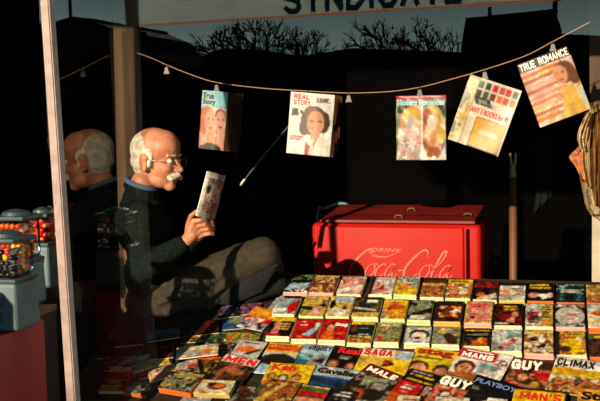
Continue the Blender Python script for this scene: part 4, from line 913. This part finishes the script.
# ================================================================== GUMBALL MACHINES (outside the side glass)
M_TEAL = mat('teal_grey_enamel', '50626a', .5, noise=.25, nscale=9)
M_TEALD = mat('dark_teal_enamel', '30424a', .45, noise=.3, nscale=9)
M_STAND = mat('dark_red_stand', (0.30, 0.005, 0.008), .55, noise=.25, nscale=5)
def candy(name): return mat('candy_' + name, PAL.get(name, name), .25, coat=.3)
def gumball_machine(label, px, pytop, pybot, wpx, Y, jar_frac, cols, group, clabel, seed, zbase):
    rnd = random.Random(seed)
    top = onY(px, pytop, Y); l = onY(px - wpx / 2, pybot, Y); r = onY(px + wpx / 2, pybot, Y); w = r.x - l.x
    H = top.z - zbase
    t = thing('gumball_machine', label, 'gumball machine', (top.x, Y, zbase), 'gumball machines on the red stand')
    zj0 = H * (1 - jar_frac); zj1 = H - .03; hw = w / 2
    bm = bmesh.new(); vs = box(bm, (-hw, -hw, 0), (hw, hw, zj0 - .012), bev=.014, seg=3)
    for v in vs:
        k = 1 + .10 * (1 - v.co.z / zj0); v.co.x *= k; v.co.y *= k
    obj('body', bm, M_TEAL, t, smooth=False)
    bm = bmesh.new(); box(bm, (-hw * 1.04, -hw * 1.04, zj0 - .014), (hw * 1.04, hw * 1.04, zj0), bev=.005); obj('collar', bm, M_TEALD, t)
    bm = bmesh.new(); vs = box(bm, (-hw * .96, -hw * .96, zj0 + .001), (hw * .96, hw * .96, zj1), bev=.02, seg=4); obj('glass_jar', bm, M_JAR, t, smooth=True)
    bm = bmesh.new(); box(bm, (-hw * 1.05, -hw * 1.05, zj1), (hw * 1.05, hw * 1.05, zj1 + .016), bev=.006); lathe(bm, [(hw * .8, zj1 + .014), (hw * .72, zj1 + .028), (hw * .3, zj1 + .036), (.01, zj1 + .038)]); obj('lid', bm, M_TEALD, t, smooth=False)
    # coin unit with crank and chute on the street side
    bm = bmesh.new(); cone(bm, (0, -hw * 1.08, zj0 * .62), (0, -hw * 1.08 - .014, zj0 * .62), .028, .026, 20); obj('coin_plate', bm, M_TEALD, t)
    bm = bmesh.new(); box(bm, (-.02, -hw * 1.1 - .03, zj0 * .62 - .005), (.02, -hw * 1.1 - .012, zj0 * .62 + .005), bev=.003); obj('crank', bm, M_TEALD, t)
    bm = bmesh.new(); box(bm, (-.02, -hw * 1.1 - .012, zj0 * .18), (.02, -hw * 1.0, zj0 * .18 + .035), bev=.004); obj('chute', bm, M_TEALD, t)
    # candy filling the jar
    br = .0105; inner = hw * .96 - .006; proto = {}
    fill = zj0 + (zj1 - zj0) * .86; n = 0
    z = zj0 + .002 + br; layer = 0
    while z < fill:
        o = (layer % 2) * br; x = -inner + br + o
        while x < inner - br + .0005:
            y = -inner + br + o * .5; row = 0
            while y < inner - br + .0005:
                # keep the balls the photograph can show: against the street side and the right side
                if (row < 1 or x > inner - 2.6 * br) and n < 130:
                    c = rnd.choice(cols)
                    if c not in proto:
                        bm = bmesh.new(); bmesh.ops.create_icosphere(bm, subdivisions=2, radius=br * .97)
                        b = obj('gumball', bm, candy(c), None, smooth=True); proto[c] = b
                    else:
                        b = proto[c].copy(); COL.objects.link(b)
                    b.location = Vector((top.x + x + rnd.uniform(-1, 1) * .0008, Y + y, zbase + z))
                    tag(b, clabel, 'gumball', group); n += 1
                y += 2 * br; row += 1
            x += 2 * br
        z += 1.75 * br; layer += 1
    return t
zst = onY(20, 338, 3.05).z
gumball_machine('gumball machine with red balls, the far one nearest the corner post', 42, 209, 291, 21, 3.55, .42, ['d02018', 'e03020', 'c01810', 'e87a30'], 'red gumballs in the far machine', 'red gumball in the gumball machine nearest the corner post', 1, onY(45, 291, 3.45).z)
gumball_machine('gumball machine with orange and red balls, the middle one behind the nearest', 16, 211, 310, 32, 3.2, .5, ['d86020', 'c03018', 'e0a030', 'a82818', 'e8b840'], 'mixed gumballs in the middle machine', 'orange or red gumball in the gumball machine between the other two', 2, onY(16, 310, 3.1).z)
gumball_machine('gumball machine with black, yellow and red balls, the nearest at the left edge', 6, 232, 334, 36, 2.88, .46, ['201818', '282018', 'd8a828', 'c8c090', '182018', 'c02828'], 'black, yellow and red gumballs in the nearest machine', 'small candy ball in the gumball machine at the left edge of the photo', 3, onY(6, 334, 2.78).z)
# stand: red fronted box under all three, brown wooden top that steps up
a1 = onY(45, 338, 3.02); zt3 = onY(6, 334, 2.78).z - .002; zt2 = onY(16, 310, 3.1).z - .002; zt1 = onY(45, 291, 3.45).z - .002
st = thing('machine_stand', 'dark red box stand under the gumball machines at the left edge', 'stand', (a1.x, 2.72, .0))
xw = -0.5
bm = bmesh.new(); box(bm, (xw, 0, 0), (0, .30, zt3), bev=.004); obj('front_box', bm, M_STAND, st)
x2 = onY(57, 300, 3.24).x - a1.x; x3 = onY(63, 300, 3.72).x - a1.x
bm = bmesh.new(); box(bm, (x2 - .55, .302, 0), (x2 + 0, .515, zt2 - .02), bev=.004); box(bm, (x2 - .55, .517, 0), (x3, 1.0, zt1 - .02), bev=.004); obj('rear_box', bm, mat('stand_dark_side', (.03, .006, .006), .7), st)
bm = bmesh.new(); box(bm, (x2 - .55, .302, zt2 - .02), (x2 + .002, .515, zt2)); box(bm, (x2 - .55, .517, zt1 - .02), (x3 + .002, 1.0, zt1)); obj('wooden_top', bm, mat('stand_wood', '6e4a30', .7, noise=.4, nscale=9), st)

# ================================================================== THE SEATED MAN
M_SKIN = mat('tanned_skin', (0.56, 0.25, 0.14), .5, noise=.25, nscale=22, spec=.35, col2=(0.45, 0.16, 0.085))
M_HAIR = mat('grey_white_hair', 'dcd4c2', .8, noise=.3, nscale=45, bump=.25, spec=.15, col2='b0a894')
M_SWEAT = mat('black_green_sweater', (0.0045, 0.008, 0.007), .95, noise=.4, nscale=70, bump=.5, spec=.05, col2=(.009, .014, .012))
M_TROUS = mat('khaki_grey_trousers', (0.048, 0.039, 0.027), .9, noise=.3, nscale=40, bump=.2, spec=.15)
M_SHIRT = mat('blue_shirt', (0.06, 0.13, 0.17), .8)
M_SHOE = mat('black_shoe', (.012, .01, .009), .45)
YH = 3.90
HC = onY(156.5, 160.5, YH)
man = thing('person', 'seated person in a dark sweater reading a folded magazine, knees drawn up', 'person', (HC.x + .05, YH + .1, ZL))
MO = man.location.copy()
def attach(name, me, m, smooth=True):
    me.transform(Matrix.Translation(-MO))
    return link_mesh(name, me, m, man, smooth)
HS = 1.11
HT = Matrix.Translation(HC) @ Euler((0, R(7), R(-8))).to_matrix().to_4x4() @ Matrix.Scale(HS, 4)
def H3(x, y, z): return HT @ Vector((x, y, z))
hr = (0, R(7), R(-8))
def hell(bm, c, r, rot=(0, 0, 0)):
    M = HT @ Matrix.LocRotScale(Vector(c), Euler(rot), Vector(r))
    bmesh.ops.create_uvsphere(bm, u_segments=22, v_segments=14, radius=1, matrix=M)
J = dict(
    neck=Vector((HC.x - .078, YH, HC.z - .140)),
    chest=onY(143, 236, 3.93), belly=onY(150, 272, 3.95), hip=onY(160, 298, 3.98),
    shN=onY(137, 217, 3.775), shF=onY(146, 214, 4.09),
    elN=onY(142, 270, 3.735), wrN=onY(184, 243, 3.79), elF=onY(168, 262, 4.14), wrF=onY(197, 236, 3.98),
    hiN=onY(165, 301, 3.895), hiF=onY(160, 296, 4.07), knN=onY(263, 254, 4.00), anN=onY(274, 305, 4.22), knF=onY(248, 258, 4.20), anF=onY(252, 308, 4.40))
for k in ('anN', 'anF'): J[k].z = max(J[k].z, ZL + .085)
def floor_z(y): return ZL if y > yb else slope_z(y)
# --- skin: head, neck, torso, arms, hands, legs, feet in one surface
bm = bmesh.new()
hell(bm, (-.012, 0, .045), (.096, .076, .080)); hell(bm, (.025, 0, .055), (.068, .066, .066)); hell(bm, (.040, 0, -.018), (.050, .056, .074))
hell(bm, (.030, 0, -.066), (.052, .050, .038)); hell(bm, (.068, 0, -.088), (.023, .026, .022)); hell(bm, (-.02, 0, -.045), (.06, .058, .05))
hell(bm, (.076, 0, .026), (.017, .046, .011)); hell(bm, (.064, .030, -.020), (.024, .022, .020)); hell(bm, (.064, -.030, -.020), (.024, .022, .020))
hell(bm, (.083, 0, -.053), (.017, .026, .018))
def hc(bm, a, b, ra, rb):
    cone(bm, H3(*a), H3(*b), ra * HS, rb * HS, 14); hell(bm, a, (ra,) * 3); hell(bm, b, (rb,) * 3)
hc(bm, (.083, 0, .014), (.110, 0, -.022), .008, .012)
for s in (-1, 1):
    hell(bm, (.101, s * .011, -.026), (.010, .008, .007))
    hell(bm, (-.010, s * .076, -.008), (.019, .007, .033), (0, R(-12), 0)); hell(bm, (-.004, s * .079, .014), (.018, .008, .013)); hell(bm, (-.004, s * .075, -.03), (.011, .008, .013))
hc(bm, (.088, -.012, -.058), (.088, .012, -.058), .007, .007); hc(bm, (.085, -.010, -.069), (.085, .010, -.069), .007, .007)
caps(bm, [(H3(-.03, 0, -.055), .052), (J['neck'] + Vector((.0, 0, .03)), .052), (J['neck'], .053)])
caps(bm, [(J['neck'], .055), (J['chest'], .085), (J['belly'], .09), (J['hip'] + Vector((0, 0, .03)), .085)])
for a, b, c in (('shN', 'elN', 'wrN'), ('shF', 'elF', 'wrF')):
    caps(bm, [(J['chest'] + Vector((0, 0, .08)), .06), (J[a], .048), (J[b], .040), (J[c], .026)])
for a, b, c in (('hiN', 'knN', 'anN'), ('hiF', 'knF', 'anF')):
    caps(bm, [(J['hip'] + Vector((0, 0, .02)), .075), (J[a], .066), (J[b], .050), (J[c], .034)])
    f = J[c]; caps(bm, [(f, .034), (f + Vector((.07, .0, -.045)), .030), (f + Vector((.15, .01, -.058)), .024)])
# hands
def chain(bm, pts, rs): caps(bm, list(zip(pts, rs)), u=10, v=8)
MGB = onY(201, 214, 3.83)      # where the near hand pinches the magazine
def hand(bm, wr, k0, k1, curl, thumb, r=.0095):
    """wr wrist; k0,k1 line of knuckles (index..little); curl list of offsets per joint"""
    caps(bm, [(wr, .026), (wr.lerp((k0 + k1) / 2, .45), .026)])
    for i in range(4):
        f = i / 3; kk = k0.lerp(k1, f); caps(bm, [(wr.lerp(kk, .25), .017), (kk, .0125)], u=10, v=8)
        L = (1.0, 1.08, 1.0, .8)[i]
        pts = [kk]
        for c in curl: pts.append(pts[-1] + c * L)
        chain(bm, pts, [.0118, .0105, .0095, .0085])
    chain(bm, [wr.lerp(k0, .25)] + thumb, [.017, .0125, .011, .0095])
WN = onY(186, 241, 3.79)
k0 = onY(194, 221, 3.765); k1 = onY(204, 234, 3.815)
hand(bm, WN, k0, k1, [Vector((.030, -.002, .004)), Vector((.014, .020, -.004)), Vector((-.010, .020, -.006))],
     [onY(188, 226, 3.80), onY(191, 216, 3.825), onY(197, 211, 3.835)])
WF = J['wrF']; k0 = onY(207, 222, 4.02); k1 = onY(210, 231, 4.06)
hand(bm, WF, k0, k1, [Vector((.026, -.012, .008)), Vector((.004, -.020, .01)), Vector((-.012, -.012, .008))], [onY(202, 224, 3.97), onY(205, 217, 3.95), onY(208, 211, 3.94)])
for v in bm.verts: v.co.z = max(v.co.z, ZL + .02)
body = attach('skin', fuse(bm, .0042, 3), M_SKIN)
# eyes
for s in (-1, 1):
    bm = bmesh.new(); bmesh.ops.create_uvsphere(bm, u_segments=14, v_segments=10, radius=.0115 * HS, matrix=Matrix.Translation(H3(.078, s * .030, .006)))
    o = obj('eye', bm, mat('eye_white', 'd8d0c4', .2), None, True); o.data.transform(Matrix.Translation(-MO)); o.parent = man
    bm = bmesh.new(); bmesh.ops.create_uvsphere(bm, u_segments=10, v_segments=8, radius=.0052 * HS, matrix=Matrix.Translation(H3(.0868, s * .031, .003)))
    e = obj('iris', bm, mat('iris_dark', '1c1410', .2), None, True); e.data.transform(Matrix.Translation(-MO)); e.parent = o
# hair: a short soft fringe round the back and sides, thin over the crown
bm = bmesh.new()
hell(bm, (-.026, 0, .040), (.0855, .0785, .079)); hell(bm, (-.030, 0, -.006), (.076, .073, .056)); hell(bm, (-.040, 0, -.036), (.052, .058, .034))
for s in (-1, 1): hell(bm, (.004, s * .066, .022), (.022, .013, .034)); hell(bm, (.012, s * .070, -.004), (.008, .008, .022))
attach('hair', fuse(bm, .0035, 2), M_HAIR)
bm = bmesh.new()
for k in range(-3, 4): hell(bm, (.0985 - abs(k) * .0035, k * .011, -.043 - abs(k) * .0040), (.015, .011, .0115), (0, R(25), 0))
attach('moustache', fuse(bm, .003, 1), mat('white_whiskers', 'd8d0c0', .8, noise=.3, nscale=80, bump=.4))
bm = bmesh.new()
for s in (-1, 1):
    for k in range(4): hell(bm, (.088 - k * .0035, s * (.014 + k * .010), .030), (.006, .008, .005))
attach('eyebrows', fuse(bm, .003, 1), M_HAIR)
# glasses: thin wire
bm = bmesh.new()
for s in (-1, 1):
    tube(bm, [H3(.101 + .002 * math.cos(a), s * (.031 + .021 * math.cos(a)), .002 + .018 * math.sin(a)) for a in [2 * PI * k / 18 for k in range(19)]], .0011, 5)
    tube(bm, [H3(.100, s * .053, .006), H3(.07, s * .072, .008), H3(.02, s * .080, .008), H3(-.012, s * .084, .012)], .0011, 5)
tube(bm, [H3(.104, -.01, .006), H3(.108, 0, .010), H3(.104, .01, .006)], .0011, 5)
attach_me = bpy.data.meshes.new('glasses'); bm.to_mesh(attach_me); bm.free(); attach('glasses', attach_me, mat('wire_frame', '8a8070', .3, metal=.9))
# shirt collar
bm = bmesh.new()
n0 = J['neck']; ring = []
for k in range(25):
    a = 2 * PI * k / 24; ring.append(n0 + Vector((.004 + .062 * math.cos(a), .060 * math.sin(a), .040 - .022 * math.cos(a))))
tube(bm, ring, .012, 8); attach('shirt_collar', fuse(bm, .005, 1), M_SHIRT)
# sweater
bm = bmesh.new()
caps(bm, [(n0 + Vector((0, 0, -.032)), .078), (n0 + Vector((0, 0, .0)), .060)])
for a_ in range(0, 360, 20): ell(bm, n0 + Vector((.002 + .062 * math.cos(R(a_)), .062 * math.sin(R(a_)), .018 - .022 * math.cos(R(a_)))), (.016, .016, .014), u=10, v=8)
caps(bm, [(n0 + Vector((-.006, 0, -.03)), .078), (n0.lerp(J['chest'], .4), .10)], u=20)
ell(bm, J['chest'] + Vector((.008, 0, .04)), (.112, .165, .13)); ell(bm, J['chest'] + Vector((-.002, 0, .085)), (.095, .185, .085)); ell(bm, J['belly'] + Vector((.015, 0, 0)), (.118, .165, .14)); ell(bm, J['belly'] + Vector((.03, 0, -.03)), (.125, .16, .10))
ell(bm, J['hip'] + Vector((.01, 0, .055)), (.13, .17, .075))
for a, b, c in (('shN', 'elN', 'wrN'), ('shF', 'elF', 'wrF')):
    caps(bm, [(J['chest'] + Vector((0, 0, .085)), .08), (J[a], .068), (J[a].lerp(J[b], .55), .060), (J[b], .055), (J[b].lerp(J[c], .55), .050), (J[b].lerp(J[c], .93), .038)])
    for f in (.55, .72, .88, .97):
        q = J[a].lerp(J[b], f); ell(bm, q + Vector((.01, -.01, 0)), (.060, .058, .014), (R(10), R(-20 + 60 * f), 0))
    for f in (.12, .28, .45, .62, .8):
        q = J[b].lerp(J[c], f); d = (J[c] - J[b]).normalized(); r_ = .056 - .018 * f
        M = Matrix.Translation(q) @ d.to_track_quat('Z', 'Y').to_matrix().to_4x4() @ Matrix.Diagonal((r_, r_, .010, 1)); bmesh.ops.create_uvsphere(bm, u_segments=16, v_segments=10, radius=1, matrix=M)
attach('sweater', fuse(bm, .007, 3), M_SWEAT)
# trousers with long folds
bm = bmesh.new()
ell(bm, J['hip'] + Vector((-.01, 0, -.005)), (.145, .165, .105)); ell(bm, J['hip'] + Vector((-.02, 0, -.06)), (.14, .17, .05))
for a, b, c, s in (('hiN', 'knN', 'anN', -1), ('hiF', 'knF', 'anF', 1)):
    caps(bm, [(J['hip'], .11), (J[a], .10), (J[a].lerp(J[b], .5), .092), (J[b], .074), (J[b].lerp(J[c], .5), .064), (J[b].lerp(J[c], .92), .055)], u=22, v=14)
    d = (J[b] - J[a]).normalized()
    for k in range(6):
        ang = -1.7 + k * .62
        n_ = Vector((0, math.sin(ang), math.cos(ang))) ; n_ = Vector((0, -abs(math.cos(ang)) if s < 0 else abs(math.cos(ang)), math.sin(ang)))
        A0 = J[a].lerp(J[b], .05 + .03 * (k % 3)) + n_ * .104 + Vector((0, 0, -.010)); B0 = J[a].lerp(J[b], .86 + .03 * (k % 2)) + n_ * .070
        Mid = (A0 + B0) / 2 + n_ * .008 + Vector((0, 0, -.022))
        for q0, q1 in ((A0, Mid), (Mid, B0)): caps(bm, [(q0, .019), (q1, .016)], u=8, v=6)
    d2 = (J[c] - J[b]).normalized()
    for k in range(5):
        ang = -1.2 + k * .5; n_ = Vector((math.cos(ang) * .6, -math.sin(ang + .9) * s * -1 * .6, .3)).normalized()
        caps(bm, [(J[b] + n_ * .064, .010), (J[b].lerp(J[c], .6) + n_ * .062, .008)], u=8, v=6)
for v in bm.verts: v.co.z = max(v.co.z, floor_z(v.co.y) + .002)
attach('trousers', fuse(bm, .006, 2), M_TROUS)
# dark draped shape filling the gap between raised thigh and ledge
bm = bmesh.new()
T_ = lambda x, y, Y: onY(x, y, Y)
caps(bm, [(T_(196, 303, 3.96), .060), (T_(222, 300, 3.97), .062), (T_(250, 294, 4.00), .058), (T_(277, 284, 4.05), .050)], u=18)
caps(bm, [(T_(215, 290, 3.98), .05), (T_(250, 276, 4.02), .055), (T_(272, 270, 4.06), .05)], u=18)
for k in range(6):
    caps(bm, [(T_(200 + k * 3, 309 - k * 4, 3.905 + k * .004), .012), (T_(232 + k * 4, 303 - k * 5, 3.91 + k * .004), .012), (T_(262 + k * 3, 290 - k * 5, 3.95), .010)], u=8, v=6)
for v in bm.verts:
    if v.co.z < ZL + .001: v.co.z = ZL + .001
attach('dark_drape', fuse(bm, .006, 2), mat('dark_drape_cloth', (0.010, 0.010, 0.012), .85, noise=.3, nscale=30, spec=.2))
for c in ('anN', 'anF'):
    bm = bmesh.new(); f = J[c]; caps(bm, [(f + Vector((0, 0, -.03)), .043), (f + Vector((.07, 0, -.044)), .041), (f + Vector((.165, .01, -.053)), .034)])
    for v in bm.verts:
        if v.co.z < ZL + .001: v.co.z = ZL + .001
    attach('shoe', fuse(bm, .006, 2), M_SHOE)

# magazine in his hands, bowed
hb = onY(196, 216, 3.80); ht_ = onY(207.5, 171, 3.83)
upv = (ht_ - hb); hh = upv.length; upn = upv.normalized()
wv = Vector((.40, .92, 0.10)).normalized()
# width so that its far top corner lands at the photographed corner
best = min([(abs((lambda p: 300 - 1000 * p.x / p.z)(CAM_ROT.transposed() @ (ht_ + wv * s_ - CAM_POS)) - 226), s_) for s_ in [x * .005 for x in range(10, 60)]])[1]
nv = wv.cross(upn).normalized(); wv = upn.cross(nv).normalized()
M = Matrix(((wv.x, upn.x, nv.x, ht_.x), (wv.y, upn.y, nv.y, ht_.y), (wv.z, upn.z, nv.z, ht_.z), (0, 0, 0, 1)))
t = thing('open_magazine', 'magazine held upright in the seated person\'s hands', 'magazine'); t.matrix_world = M
SEED[0] += 1
wl = min(best, .2); lf = lambda u, v: .012 * math.sin(u * PI) + .006 * u
slab('pages', wl, hh, -.005, -.0008, pages_mat('W'), t, lift=lf)
raster_sheet('front_cover', wl, hh, 0, [('bg', 'E'), ('r', 0, 0, .12, 1, 'W'), ('r', .12, 0, 1, .12, 'e'), ('t', .2, .14, .95, .26, 2, 'r'), N('EpPeEk', 4, (.15, .3, 1, .62)), ('t', .2, .66, .9, .9, 4, 'r')], t, 40, 50, SEED[0], lf)
print('MAGNORMAL', nv, best)
